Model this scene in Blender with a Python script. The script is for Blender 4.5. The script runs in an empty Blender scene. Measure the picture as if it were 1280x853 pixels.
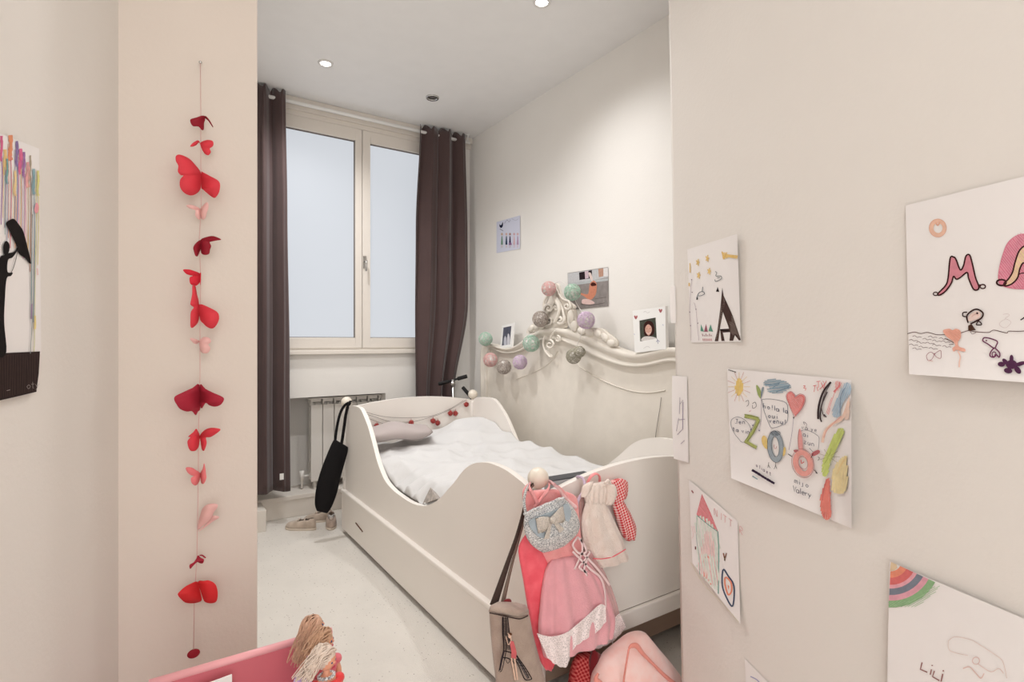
import bpy, bmesh, math, random
from mathutils import Vector, Matrix
from mathutils.geometry import tessellate_polygon
random.seed(7)
PI = math.pi
scene = bpy.context.scene
COL = scene.collection

# ------------------------------------------------------------------ camera
CAM = Vector((0, 0, 1.2))
FPX = 677.0
RIGHT = Vector((.8328, -.5536, 0)); FWD = Vector((.5536, .8328, 0))
cam = bpy.data.objects.new('camera', bpy.data.cameras.new('camera'))
COL.objects.link(cam)
cam.location = CAM
cam.rotation_euler = (PI/2, 0, math.atan2(-.5536, .8328))
cam.data.sensor_width = 36.0
cam.data.lens = FPX/1280*36
cam.data.clip_start = .05
scene.camera = cam

# ------------------------------------------------------------------ world, view, lights
def lin(c):
    return tuple((v/255/12.92 if v/255 <= .04045 else ((v/255+.055)/1.055)**2.4) for v in c)
scene.view_settings.view_transform = 'Standard'
scene.view_settings.look = 'None'
scene.view_settings.gamma = 1.0
scene.view_settings.use_curve_mapping = False
scene.view_settings.exposure = 0.42
W = bpy.data.worlds.new('world'); scene.world = W
W.use_nodes = True
W.node_tree.nodes['Background'].inputs[0].default_value = (1.0, .99, .985, 1)
W.node_tree.nodes['Background'].inputs[1].default_value = 1.85

def spot(name, loc, power, size=.06, angle=150, col=(1, .95, .88), blend=1.0, aim=None):
    d = bpy.data.lights.new(name, 'SPOT'); d.energy = power; d.shadow_soft_size = size
    d.spot_size = math.radians(angle); d.spot_blend = blend; d.color = col
    o = bpy.data.objects.new(name, d); COL.objects.link(o); o.location = loc
    return o
def area(name, loc, power, sx, sy, rot=(0, 0, 0), col=(1, .95, .9)):
    d = bpy.data.lights.new(name, 'AREA'); d.energy = power; d.shape = 'RECTANGLE'
    d.size = sx; d.size_y = sy; d.color = col
    o = bpy.data.objects.new(name, d); COL.objects.link(o); o.location = loc; o.rotation_euler = rot
    return o
ZC = 2.85
DOWN_OR_ADDED = [(.857, 3.285), (1.576, 2.11), (.857, 2.11)]  # last is an added, unseen lamp that has no fixture
for x, y in DOWN_OR_ADDED:
    spot('downlight_or_added_lamp', (x, y, ZC-.03), 29 if x > 1.5 else (52 if y > 3 else 34), .05, 145, (.99, .99, 1))
for x, y in [(.55, .75), (.25, -.35)]:
    spot('hall_lamp', (x, y, ZC-.03), 7, .06, 160, (1, .97, .95))

# ------------------------------------------------------------------ helpers
def ray(x, y):
    t = (x-640)/FPX; u = (426.5-y)/FPX
    return FWD + RIGHT*t + Vector((0, 0, u))
def onp(x, y, n, D):
    n = Vector(n); d = ray(x, y)
    return CAM + d*((D-n.dot(CAM))/n.dot(d))
def PX(x, y, X): return onp(x, y, (1, 0, 0), X)
def PY(x, y, Y): return onp(x, y, (0, 1, 0), Y)
def PZ(x, y, Z): return onp(x, y, (0, 0, 1), Z)
NW = Vector((.9553, -.2952, 0)).normalized()   # normal of the slanted hall walls
DR, DL = .98, -.553
ORG = {}
class MB:
    def __init__(s): s.v = []; s.f = []; s.sm = []
    def add(s, vs, fs, smooth=True):
        o = len(s.v); s.v += [Vector(v) for v in vs]
        for f in fs: s.f.append([i+o for i in f]); s.sm.append(smooth)
        return s
    def box(s, a, b):
        (x0, y0, z0), (x1, y1, z1) = a, b
        vs = [(x0,y0,z0),(x1,y0,z0),(x1,y1,z0),(x0,y1,z0),(x0,y0,z1),(x1,y0,z1),(x1,y1,z1),(x0,y1,z1)]
        return s.add(vs, [(0,3,2,1),(4,5,6,7),(0,1,5,4),(1,2,6,5),(2,3,7,6),(3,0,4,7)], False)
    def hexa(s, bot, top):
        n = len(bot); vs = list(bot)+list(top)
        fs = [tuple(range(n))[::-1], tuple(range(n, 2*n))]+[(i, (i+1) % n, (i+1) % n+n, i+n) for i in range(n)]
        return s.add(vs, fs, False)
    def prism(s, poly, off, smooth=False):
        poly = [Vector(p) for p in poly]; off = Vector(off); n = len(poly)
        tri = tessellate_polygon([poly])
        vs = poly+[p+off for p in poly]
        fs = [tuple(t) for t in tri]+[tuple(i+n for i in t)[::-1] for t in tri]
        s.add(vs, fs, False)
        return s.add(vs, [(i, (i+1) % n, (i+1) % n+n, i+n) for i in range(n)], smooth)
    def rings(s, rows, closed=True, cap0=False, cap1=False, smooth=True):
        n = len(rows[0]); vs = [p for r in rows for p in r]; fs = []
        m = n if closed else n-1
        for j in range(len(rows)-1):
            for i in range(m):
                k = (i+1) % n
                fs.append((j*n+i, j*n+k, (j+1)*n+k, (j+1)*n+i))
        if cap0: fs.append(tuple(range(n))[::-1])
        if cap1: fs.append(tuple(range((len(rows)-1)*n, len(rows)*n)))
        return s.add(vs, fs, smooth)
    def tube(s, pts, r, n=8, cap=True, flat=None):
        pts = [Vector(p) for p in pts]
        rs = r if isinstance(r, (list, tuple)) else [r]*len(pts)
        rows = []; up = None
        for i, p in enumerate(pts):
            t = (pts[min(i+1, len(pts)-1)]-pts[max(i-1, 0)])
            if t.length < 1e-9: t = Vector((0, 0, 1))
            t.normalize()
            if up is None:
                a = Vector((0, 0, 1)) if abs(t.z) < .9 else Vector((1, 0, 0))
                up = t.cross(a).normalized()
            up = (up-t*up.dot(t))
            up = up.normalized() if up.length > 1e-6 else t.orthogonal().normalized()
            w = t.cross(up)
            fl = 1 if flat is None else flat
            rows.append([p+(up*math.cos(2*PI*k/n)+w*math.sin(2*PI*k/n)*fl)*rs[i] for k in range(n)])
        return s.rings(rows, True, cap, cap)
    def ball(s, c, r, seg=16, rg=10, sc=(1, 1, 1), M=None):
        c = Vector(c); vs = []; fs = []
        def tr(v):
            v = Vector((v[0]*sc[0], v[1]*sc[1], v[2]*sc[2]))*r
            return c+((M@v) if M else v)
        vs.append(tr((0, 0, 1)))
        for j in range(1, rg):
            a = PI*j/rg
            for i in range(seg):
                b = 2*PI*i/seg
                vs.append(tr((math.sin(a)*math.cos(b), math.sin(a)*math.sin(b), math.cos(a))))
        vs.append(tr((0, 0, -1)))
        for i in range(seg):
            fs.append((0, 1+i, 1+(i+1) % seg))
            for j in range(rg-2):
                a = 1+j*seg; b = a+seg
                fs.append((a+i, b+i, b+(i+1) % seg, a+(i+1) % seg))
            a = 1+(rg-2)*seg
            fs.append((a+i, len(vs)-1, a+(i+1) % seg))
        return s.add(vs, fs, True)
    def lathe(s, c, prof, n=24, axis=None):
        c = Vector(c); M = Matrix.Identity(3)
        if axis is not None: M = Vector((0, 0, 1)).rotation_difference(Vector(axis)).to_matrix()
        rows = [[c+M@Vector((r*math.cos(2*PI*i/n), r*math.sin(2*PI*i/n), z)) for i in range(n)] for r, z in prof]
        return s.rings(rows, True, prof[0][0] > 1e-5, prof[-1][0] > 1e-5)
    def build(s, name, m, parent=None, bevel=0, solid=0, subd=0, seg=2):
        if parent is not None: org = ORG[parent]
        else:
            xs = [v.x for v in s.v]; ys = [v.y for v in s.v]; zs = [v.z for v in s.v]
            org = Vector(((min(xs)+max(xs))/2, (min(ys)+max(ys))/2, min(zs)))
        me = bpy.data.meshes.new(name)
        me.from_pydata([tuple(v-org) for v in s.v], [], s.f)
        me.polygons.foreach_set('use_smooth', s.sm)
        me.materials.append(m)
        bm = bmesh.new(); bm.from_mesh(me)
        bmesh.ops.remove_doubles(bm, verts=bm.verts, dist=1e-5)
        bmesh.ops.recalc_face_normals(bm, faces=bm.faces)
        bm.to_mesh(me); bm.free()
        o = bpy.data.objects.new(name, me); COL.objects.link(o)
        if parent is not None: o.parent = parent
        else: o.location = org
        ORG[o] = org
        if subd:
            d = o.modifiers.new('sub', 'SUBSURF'); d.levels = subd; d.render_levels = subd
        if solid:
            d = o.modifiers.new('solid', 'SOLIDIFY'); d.thickness = solid; d.offset = 0
        if bevel:
            d = o.modifiers.new('bev', 'BEVEL'); d.width = bevel; d.segments = seg; d.limit_method = 'ANGLE'
            d.angle_limit = math.radians(40)
        return o
def tag(o, label=None, cat=None, group=None, kind=None):
    if label: o['label'] = label
    if cat: o['category'] = cat
    if group: o['group'] = group
    if kind: o['kind'] = kind
    return o
def thing(name, loc, label, cat, group=None):
    o = bpy.data.objects.new(name, None); COL.objects.link(o); o.location = loc
    o.empty_display_size = .05
    ORG[o] = Vector(loc)
    return tag(o, label, cat, group)
def struct(name, mb, m, parent=None, **k):
    o = mb.build(name, m, parent, **k)
    if parent is None: o['kind'] = 'structure'
    return o
def catmull(pts, k=6, closed=False):
    pts = [Vector(p) for p in pts]; n = len(pts)
    if n < 3 and not closed: return pts
    out = []
    rng = range(n) if closed else range(n-1)
    for i in rng:
        if closed: a, b, c, d = pts[(i-1) % n], pts[i], pts[(i+1) % n], pts[(i+2) % n]
        else: a, b, c, d = pts[max(i-1, 0)], pts[i], pts[i+1], pts[min(i+2, n-1)]
        for j in range(k):
            t = j/k
            out.append(.5*((2*b)+(c-a)*t+(2*a-5*b+4*c-d)*t*t+(3*b-a-3*c+d)*t**3))
    if not closed: out.append(pts[-1])
    return out

# ------------------------------------------------------------------ materials
def mat(name, rgb, rough=.6, spec=.3, bump=0, bscale=60, var=0, vscale=8, metal=0, trans=0, sheen=0, alpha=1, emit=None, es=0, var2=None):
    m = bpy.data.materials.new(name); m.use_nodes = True
    nt = m.node_tree; b = nt.nodes['Principled BSDF']
    c = lin(rgb)
    b.inputs['Base Color'].default_value = (*c, 1)
    b.inputs['Roughness'].default_value = rough
    b.inputs['Specular IOR Level'].default_value = spec
    b.inputs['Metallic'].default_value = metal
    if sheen: b.inputs['Sheen Weight'].default_value = sheen
    if alpha < 1: b.inputs['Alpha'].default_value = alpha
    if trans: b.inputs['Transmission Weight'].default_value = trans
    if emit: b.inputs['Emission Color'].default_value = (*lin(emit), 1); b.inputs['Emission Strength'].default_value = es
    tc = nt.nodes.new('ShaderNodeTexCoord')
    nz = nt.nodes.new('ShaderNodeTexNoise'); nz.inputs['Scale'].default_value = vscale; nz.inputs['Detail'].default_value = 5
    nt.links.new(tc.outputs['Object'], nz.inputs['Vector'])
    mx = nt.nodes.new('ShaderNodeMix'); mx.data_type = 'RGBA'
    c2 = lin(var2) if var2 else tuple(v*(1-max(var, .02)) for v in c)
    mx.inputs[6].default_value = (*c, 1); mx.inputs[7].default_value = (*c2, 1)
    rp = nt.nodes.new('ShaderNodeValToRGB')
    rp.color_ramp.elements[0].position = .35; rp.color_ramp.elements[1].position = .65
    nt.links.new(nz.outputs['Fac'], rp.inputs[0]); nt.links.new(rp.outputs[0], mx.inputs[0])
    nt.links.new(mx.outputs[2], b.inputs['Base Color'])
    if bump:
        n2 = nt.nodes.new('ShaderNodeTexNoise'); n2.inputs['Scale'].default_value = bscale; n2.inputs['Detail'].default_value = 3
        nt.links.new(tc.outputs['Object'], n2.inputs['Vector'])
        bp = nt.nodes.new('ShaderNodeBump'); bp.inputs['Strength'].default_value = bump; bp.inputs['Distance'].default_value = .01
        nt.links.new(n2.outputs['Fac'], bp.inputs['Height']); nt.links.new(bp.outputs[0], b.inputs['Normal'])
    return m
M_wall = mat('wall_paint', (240, 236, 230), .75, .2, .06, 90, .02, 3)
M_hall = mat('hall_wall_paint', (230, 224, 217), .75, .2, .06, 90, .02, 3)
M_hall_shaded = mat('hall_wall_paint_shaded', (224, 212, 201), .75, .2, .06, 90, .02, 3)  # hall wall colour again, darker and warmer: shade put into the paint
M_ceil = mat('ceiling_paint', (242, 240, 238), .8, .15)
M_trim = mat('cream_gloss_trim', (229, 221, 211), .4, .4, 0, 1, .02)
M_bed = mat('white_bed_lacquer', (243, 236, 228), .38, .4, .02, 30, .02, 2)
M_carv = mat('antique_white_paint', (232, 224, 212), .5, .35, .05, 40, .04, 14)
M_rad = mat('radiator_enamel', (232, 227, 220), .35, .5)
M_radD = mat('radiator_inner_grey', (120, 108, 100), .6)
M_cur = mat('dark_brown_curtain_cloth', (84, 66, 64), .8, .2, .15, 300, .10, 3, sheen=.3)
M_blk = mat('black_cotton', (22, 20, 21), .85, .2, .1, 200)
M_grip = mat('black_foam_rubber', (26, 24, 24), .6, .3)
M_chr = mat('chrome', (200, 198, 195), .2, .5, metal=1)
M_white = mat('white_plastic', (238, 236, 232), .4, .4)
M_bead = mat('cream_ball_paint', (236, 226, 210), .3, .5)
M_skin = mat('doll_skin_vinyl', (226, 160, 130), .4, .4)
M_paper = mat('white_paper', (238, 233, 230), .8, .15, .04, 20, .015, 6)
def ink_mat(c, _c={}):
    c0 = c; c = tuple(int(v*.74+236*.26) for v in c) if max(c) > 112 else c
    if c not in _c: _c[c] = mat('ink_%02x%02x%02x' % c, c, .85, .1, 0, 1, .12, 90)
    return _c[c]

# carpet with dark flecks
def carpet():
    m = mat('cream_speckled_carpet', (231, 225, 216), .95, .1, .5, 260, .05, 5)
    nt = m.node_tree; b = nt.nodes['Principled BSDF']; src = b.inputs['Base Color'].links[0].from_socket
    tc = nt.nodes.new('ShaderNodeTexCoord')
    v = nt.nodes.new('ShaderNodeTexVoronoi'); v.inputs['Scale'].default_value = 62; v.inputs['Randomness'].default_value = 1
    nt.links.new(tc.outputs['Object'], v.inputs['Vector'])
    lt = nt.nodes.new('ShaderNodeMath'); lt.operation = 'LESS_THAN'; lt.inputs[1].default_value = .15
    nt.links.new(v.outputs['Distance'], lt.inputs[0])
    sp = nt.nodes.new('ShaderNodeSeparateColor'); nt.links.new(v.outputs['Color'], sp.inputs[0])
    gt = nt.nodes.new('ShaderNodeMath'); gt.operation = 'GREATER_THAN'; gt.inputs[1].default_value = .62
    nt.links.new(sp.outputs[0], gt.inputs[0])
    ml = nt.nodes.new('ShaderNodeMath'); ml.operation = 'MULTIPLY'
    nt.links.new(lt.outputs[0], ml.inputs[0]); nt.links.new(gt.outputs[0], ml.inputs[1])
    m2 = nt.nodes.new('ShaderNodeMath'); m2.operation = 'MULTIPLY'; m2.inputs[1].default_value = .55
    nt.links.new(ml.outputs[0], m2.inputs[0])
    mx = nt.nodes.new('ShaderNodeMix'); mx.data_type = 'RGBA'
    nt.links.new(m2.outputs[0], mx.inputs[0]); nt.links.new(src, mx.inputs[6])
    mx.inputs[7].default_value = (*lin((130, 112, 98)), 1)
    nt.links.new(mx.outputs[2], b.inputs['Base Color'])
    return m
M_carpet = carpet()

# ------------------------------------------------------------------ the room
XW, YB = 2.175, 3.90       # right wall, window wall
YP = 1.65                  # wall with the paper butterflies
XD = .245                  # its free edge
struct('floor', MB().box((-1.6, -1.6, -.05), (2.4, 4.4, 0)), M_carpet)
struct('ceiling', MB().box((-1.6, -1.2, ZC), (2.4, 4.4, ZC+.05)), M_ceil)
struct('wall_right', MB().box((XW, 1.0, 0), (XW+.1, 4.4, ZC)), M_wall)
struct('wall_left', MB().box((XD-.15, YP+.12, 0), (XD, 4.4, ZC)), M_wall)
# hall walls: left slanted wall, wall with the mobile, right slanted partition with a rounded end
DIR = Vector((.2952, .9553, 0)).normalized()
cl = Vector((-.069, YP, 0))
a = cl+DIR*.02; b_ = cl-DIR*2.3
struct('wall_hall_left', MB().hexa([a, b_, b_-NW*.1, a-NW*.1], [p+Vector((0, 0, ZC)) for p in (a, b_, b_-NW*.1, a-NW*.1)]), M_hall)
struct('wall_butterfly', MB().box((-.3, YP, 0), (XD, YP+.12, ZC)), M_hall_shaded, bevel=.004)
e0 = onp(852.5, 853, NW, DR); e1 = onp(836, 0, NW, DR)
def edge_at(z):
    t = (z-e0.z)/(e1.z-e0.z); p = e0.lerp(e1, t); p.z = z; return p
def plan(z):
    e = edge_at(z); r = .03; pts = []
    near = Vector((0, 0, 0))+NW*DR-DIR*2.0; near.z = z
    pts.append(near)
    c = e-DIR*r*.25+NW*r
    for k in range(9):
        an = PI/2*k/8
        pts.append(c-NW*r*math.cos(an)+DIR*r*math.sin(an))
    w = Vector((XW+.02, c.y+r-.1, z)); pts.append(w)
    pts.append(Vector((XW+.02, near.y, z)))
    return pts
mb = MB(); lo, hi = plan(0), plan(ZC); n = len(lo)
vs = lo+hi
mb.add(vs, [tuple(range(n))[::-1], tuple(range(n, 2*n))], False)
for i in range(n): mb.add([lo[i], lo[(i+1) % n], hi[(i+1) % n], hi[i]], [(0, 1, 2, 3)], 1 <= i < 9)
struct('wall_hall_right', mb, M_hall)
# window wall with a window opening and a radiator recess
WX0, WX1, WZ0, WZ1 = .60, 1.95, 1.12, 2.775
RX1, RZ1 = 1.456, .81
mb = MB()
mb.box((XD-.1, YB, WZ1), (XW+.05, YB+.3, ZC)); mb.box((XD-.1, YB, RZ1), (WX0, YB+.3, WZ1)); mb.box((WX1, YB, RZ1), (XW+.05, YB+.3, WZ1))
mb.box((WX0, YB, RZ1), (WX1, YB+.3, WZ0))
mb.box((RX1, YB, 0), (XW+.05, YB+.3, RZ1)); mb.box((XD-.1, YB+.27, 0), (RX1, YB+.3, RZ1)); mb.box((XD-.1, YB, 0), (.46, YB+.3, RZ1))
struct('wall_back', mb, M_wall)
struct('trim_1', MB().box((.46, YB-.005, 0), (RX1, YB+.27, .145)).box((.46, YB-.012, .118), (RX1, YB+.0, .15)), M_trim, bevel=.004)
struct('trim_2', MB().box((.27, 3.70, 0), (.60, YB-.006, .135)).box((.27, 3.76, .135), (.55, YB-.006, .215)), M_trim, bevel=.004)
mb = MB()
mb.box((.46, YB-.05, 2.805), (XW, YB, ZC)); mb.box((.46, YB-.03, 2.772), (XW, YB, 2.805)); mb.box((.5, YB-.012, 2.74), (2.05, YB+.04, 2.776))
struct('trim_3', mb, M_trim, bevel=.004)
struct('baseboard_right', MB().box((XW-.012, 1.25, 0), (XW, YB, .09)), M_trim, bevel=.003)
# window_1: fixed frame, sill, two casements with frosted panes
M_frost = mat('frosted_daylit_glass', (90, 92, 95), .5, .3, 0, 1, .03, 2, emit=(200, 204, 210), es=.74)
M_gask_shade = mat('grey_gasket_shade', (120, 112, 106), .7)  # grey pane edging, its tone stands for the shadow line along the sash
wf = MB()
wf.box((WX0, YB-.004, WZ0), (WX0+.05, YB+.07, WZ1)); wf.box((WX1-.05, YB-.004, WZ0), (WX1, YB+.07, WZ1))
wf.box((WX0, YB-.004, 2.737), (WX1, YB+.07, WZ1)); wf.box((WX0, YB-.004, WZ0), (WX1, YB+.07, 1.15))
win = struct('window_1', wf, M_trim, bevel=.003)
win['label'] = 'cream two-casement window with frosted panes between dark curtains'
MB().box((WX0-.05, YB-.035, 1.105), (WX1+.05, YB, 1.135)).build('window_sill', M_trim, win, bevel=.005)
def sash(x0, x1, gx0, gx1):
    z0, z1, g0, g1 = 1.15, 2.737, 1.223, 2.653
    m_ = MB(); y0, y1 = YB-.012, YB+.045
    m_.box((x0, y0, z0), (gx0, y1, z1)).box((gx1, y0, z0), (x1, y1, z1)).box((gx0, y0, z0), (gx1, y1, g0)).box((gx0, y0, g1), (gx1, y1, z1))
    o = m_.build('sash', M_trim, win, bevel=.004)
    m_ = MB().box((gx0-.01, YB+.018, g0-.01), (gx1+.01, YB+.026, g1+.01))
    g_ = MB(); q_ = .005
    g_.box((gx0, YB+.004, g0), (gx0+q_, YB+.018, g1)).box((gx1-q_, YB+.004, g0), (gx1, YB+.018, g1)).box((gx0, YB+.004, g1-q_), (gx1, YB+.018, g1)).box((gx0, YB+.004, g0), (gx1, YB+.018, g0+q_))
    g_.build('gasket_shade_line', M_gask_shade, o)
    p = m_.build('pane', M_frost, o); p['label'] = 'frosted glass pane'
    return o
sl = sash(.652, 1.2745, .705, 1.226)
sr = sash(1.2785, 1.898, 1.335, 1.845)
hp = PY(456, 327, YB-.015)
hb = MB().box((hp.x-.012, YB-.018, hp.z-.05), (hp.x+.012, YB-.011, hp.z+.04))
hb.tube([(hp.x, YB-.015, hp.z), (hp.x, YB-.05, hp.z), (hp.x-.002, YB-.055, hp.z-.015), (hp.x-.004, YB-.055, hp.z-.075)], [.007, .007, .008, .006], 10)
hb.build('window_handle', M_chr, sr)

# ceiling downlights
M_ring = mat('white_metal_ring', (225, 222, 218), .3, .5)
M_lampon = mat('lit_bulb', (255, 255, 250), .4, emit=(255, 250, 240), es=9)
M_lampoff = mat('unlit_bulb_glass', (120, 112, 108), .2, .6)
def downlight(x, y, on, label):
    t = thing('ceiling_downlight', (x, y, ZC-.006), label, 'ceiling light', 'recessed ceiling downlights')
    MB().lathe((x, y, ZC), [(.030, .001), (.030, -.008), (.042, -.009), (.044, -.003), (.044, .001)], 32).build('trim_ring', M_ring if on else M_chr, t)
    MB().lathe((x, y, ZC), [(0, -.0045), (.030, -.0045)] if on else [(0, .006), (.018, .003), (.030, -.003)], 24).build('bulb', M_lampon if on else M_lampoff, t)
downlight(.857, 3.285, True, 'lit round downlight in the ceiling near the left curtain')
downlight(1.576, 2.11, True, 'lit round downlight cut by the top edge of the photo')
downlight(1.58, 3.35, False, 'unlit downlight with a dark centre above the right curtain')

# curtains and rod
def curtain(left, right, n, amp, name, label, yc=3.778, flare=0):
    rows = []; NS = n*24; NR = 40
    for j in range(NR+1):
        v = j/NR
        def at(lst):
            for k in range(len(lst)-1):
                y0, y1 = lst[k][1], lst[k+1][1]; f0 = lst[k][2]; f1 = lst[k+1][2]
                if f0 <= v <= f1:
                    t = (v-f0)/(f1-f0); t2 = t*t*(3-2*t)
                    return lst[k][0]*(1-t2)+lst[k+1][0]*t2
            return lst[-1][0]
        X0, X1 = at(left), at(right)
        zt, zb = left[0][1], left[-1][1]; z = zt+(zb-zt)*v
        row = []
        for i in range(NS+1):
            u = i/NS
            ph = 2*PI*n*(u+.02*math.sin(5*v+n))+.5*math.sin(3*v)
            aa = amp*(.8+.35*math.sin(u*9+2))*(1+.35*math.sin(2.6*ph+v*2)*.5)*(1 if v > .05 else .7+.3*v/.05)
            x = X0+(X1-X0)*(u+.012*math.sin(2*ph))
            y = yc+aa*math.sin(ph)+.008*math.sin(9*u+6*v)
            zz = z+(.014*math.cos(2*ph+1) if j == 0 else 0)-(.01*math.sin(u*7) if j == NR else 0)
            row.append((x, y, zz))
        rows.append(row)
    return rows
def cx(px, z, Y=3.80):  # x of a photo column at depth Y
    return PY(px, 300, Y).x
t = thing('curtain', (.6, 3.8, .2), 'dark brown curtain hanging left of the window, beside the butterfly wall', 'curtain', 'dark brown curtains')
mb = MB().rings(curtain([(.40, 2.835, 0), (.40, .215, 1)], [(cx(356, 0), 2.835, 0), (cx(358, 0), 2, .3), (cx(361, 0), 1, .7), (cx(362, 0), .2, 1)], 3, .036, '', ''), False)
mb.build('curtain_cloth', M_cur, t, solid=.003)
q = PY(352, 596, 3.74)
MB().box((q.x-.012, 3.735, q.z-.02), (q.x+.012, 3.738, q.z+.02)).build('care_tag', M_white, t)['label'] = 'small white care tag'
rx = [cx(519, 0), cx(523, 0), cx(517, 0), cx(519, 0), cx(522, 0)]
t = thing('curtain', (1.9, 3.8, .2), 'dark brown curtain hanging right of the window, gathered at the bottom', 'curtain', 'dark brown curtains')
mb = MB().rings(curtain([(cx(524, 0), 2.83, 0), (cx(519, 0), 2, .3), (cx(518, 0), 1, .55), (cx(519, 0), 1, .85), (cx(520, 0), .2, 1)],
                        [(cx(580, 0), 2.83, 0), (cx(582, 0), 2, .3), (cx(583, 0), 1, .5), (cx(566, 0), 1, .80), (cx(556, 0), .2, 1)], 3, .036, '', ''), False)
mb.build('curtain_cloth', M_cur, t, solid=.003)
t = thing('curtain_rod', (1.3, 3.8, 2.78), 'white curtain rod under the ceiling above the window', 'curtain rod')
MB().tube([(.36, 3.8, 2.787), (2.12, 3.8, 2.787)], .012, 14).build('rod', M_white, t)
for x in (.42, 2.10):
    MB().tube([(x, 3.80, 2.79), (x, 3.80, ZC)], .006, 8).lathe((x, 3.8, ZC-.006), [(.018, 0), (.018, .006)], 16).build('bracket', M_white, t)

# radiator in the recess
xr0 = PY(386, 520, 4.03).x
t = thing('radiator', (xr0+.3, 4.05, .15), 'white sectional radiator in the recess below the window', 'radiator')
for k in range(7):
    x = xr0+.004+k*.083
    m_ = MB().box((x, 3.985, .20), (x+.079, 3.997, .745)).box((x+.034, 3.997, .2), (x+.045, 4.09, .76))
    m_.box((x+.005, 4.06, .2), (x+.074, 4.07, .74))
    m_.tube([(x+.002, 4.04, .235), (x+.081, 4.04, .235)], .018, 10)
    m_.tube([(x+.002, 4.04, .745), (x+.081, 4.04, .745)], .018, 10)
    m_.box((x+.006, 3.990, .765), (x+.073, 4.0, .79)).box((x, 3.99, .75), (x+.012, 4.08, .79))
    m_.build('radiator_section', M_rad, t, bevel=.003)
MB().box((xr0-.01, 3.982, .785), (xr0+.60, 4.085, .795)).build('top_cover', M_rad, t, bevel=.003)
MB().tube([(xr0-.045, 4.04, .15), (xr0-.045, 4.04, .235), (xr0, 4.04, .235)], .009, 10).tube([(xr0-.045, 4.04, .20), (xr0-.045, 4.04, .275)], [.014, .017], 12).build('valve', M_rad, t)
for fx in (.03, .5): MB().box((xr0+fx, 4.02, .145), (xr0+fx+.02, 4.06, .22)).build('foot', M_rad, t)

# ------------------------------------------------------------------ the bed
BX0, BX1, BYH, BYF = 1.02, 1.93, 3.415, 1.385
bed = thing('bed', (1.47, 2.4, 0), "white child's bed with wavy side panels and a drawer below, along the carved headboard", 'bed')
# wavy outline of a side panel in (Y, Z), read on the near panel
wave_px = [(429.5, 512), (434, 508.5), (440, 507.5), (447, 509), (452, 514), (460, 534), (466, 556), (472, 579), (480, 599), (489, 611), (500, 620), (513, 628.5), (527.7, 633),
           (540, 630), (551.6, 621.5), (560, 612), (567.5, 603.6), (579.5, 588), (590, 580.5), (599.4, 578.6), (610, 579), (619, 581.6), (630, 586.5), (639, 592.6), (650, 601), (660, 610)]
wave = [(lambda p: (p.y, p.z))(PX(x, y, BX0-.012)) for x, y in wave_px]
wave = [(BYH-.03, wave[0][1])]+[w for w in wave if w[0] < BYH-.03 and w[0] > BYF+.03]+[(BYF+.02, PX(660, 610, BX0-.012).z)]
wc = [(v.x, v.y) for v in catmull([(a, b, 0) for a, b in wave], 3)]
for xs, nm in ((BX0-.012, 'near'), (BX1-.012, 'far')):
    poly = [Vector((xs, y, z)) for y, z in wc]+[Vector((xs, wc[-1][0], .26)), Vector((xs, wc[0][0], .26))]
    MB().prism(poly, (.024, 0, 0), True).build('side_panel', M_bed, bed, bevel=.0035)
def arch(y, z_end, z_mid, zb, th):
    pts = []
    for k in range(33):
        u = k/32; x = BX0+.01+(BX1-BX0-.02)*u
        s_ = math.sin(PI*u)**.8
        pts.append(Vector((x, y, z_end+(z_mid-z_end)*s_)))
    pts += [Vector((BX1-.01, y, zb)), Vector((BX0+.01, y, zb))]
    return MB().prism(pts, (0, th, 0), True)
arch(BYH-.01, .775, .822, .20, .024).build('headboard', M_bed, bed, bevel=.003)
arch(BYF-.012, .70, .772, .25, .026).build('footboard', M_bed, bed, bevel=.003)
for x in (BX0, BX1):
    for y, zt in ((BYH, .775), (BYF, .725)):
        MB().lathe((x, y, 0), [(.020, .0), (.020, .03), (.0235, .035), (.0235, zt-.02), (.019, zt-.005), (.012, zt), (.010, zt+.012)], 20).build('post', M_bed, bed)
        MB().ball((x, y, zt+.040), .034, 24, 16).build('finial', M_bead, bed)
# foot rail, base box with drawer
MB().box((BX0+.02, BYF-.028, .185), (BX1-.02, BYF-.008, .248)).build('foot_rail', M_bed, bed, bevel=.005)
MB().box((BX0-.035, BYF+.02, .250), (BX0+.0, BYH+.01, .272)).build('ledge', M_bed, bed, bevel=.006)
dr = MB().box((BX0-.028, BYF+.015, .028), (BX0-.006, BYH+.01, .249)).build('drawer', M_bed, bed, bevel=.003)
s0 = PX(445, 654, BX0-.0285); s1 = PX(453.5, 665, BX0-.0285)
M_slot = mat('dark_finger_slot', (96, 62, 44), .7)
mb = MB(); mb.tube([(BX0-.0275, s0.y, s0.z), (BX0-.0275, s1.y, s1.z)], .006, 10, True, .5); mb.build('finger_slot', M_slot, dr)
M_dim = mat('shaded_brown_base', (168, 142, 124), .6)  # base under the foot rail, shade there put into its brown
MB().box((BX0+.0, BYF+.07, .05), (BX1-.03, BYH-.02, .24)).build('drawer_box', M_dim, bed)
MB().box((BX1-.03, BYF+.05, .02), (BX1, BYH, .26)).build('far_rail', M_bed, bed)
MB().box((BX0+.012, BYF+.014, .27), (BX1-.012, BYH-.011, .30)).build('slat_base', M_bed, bed)
M_matt = mat('grey_mattress_ticking', (176, 172, 168), .85, .2, .05, 200, .05)
mt = MB().box((BX0+.016, BYF+.018, .302), (BX1-.016, BYH-.014, .44)).build('mattress', M_matt, None, bevel=.03, seg=4)
tag(mt, 'grey mattress lying in the white bed under the duvet', 'mattress')

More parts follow.
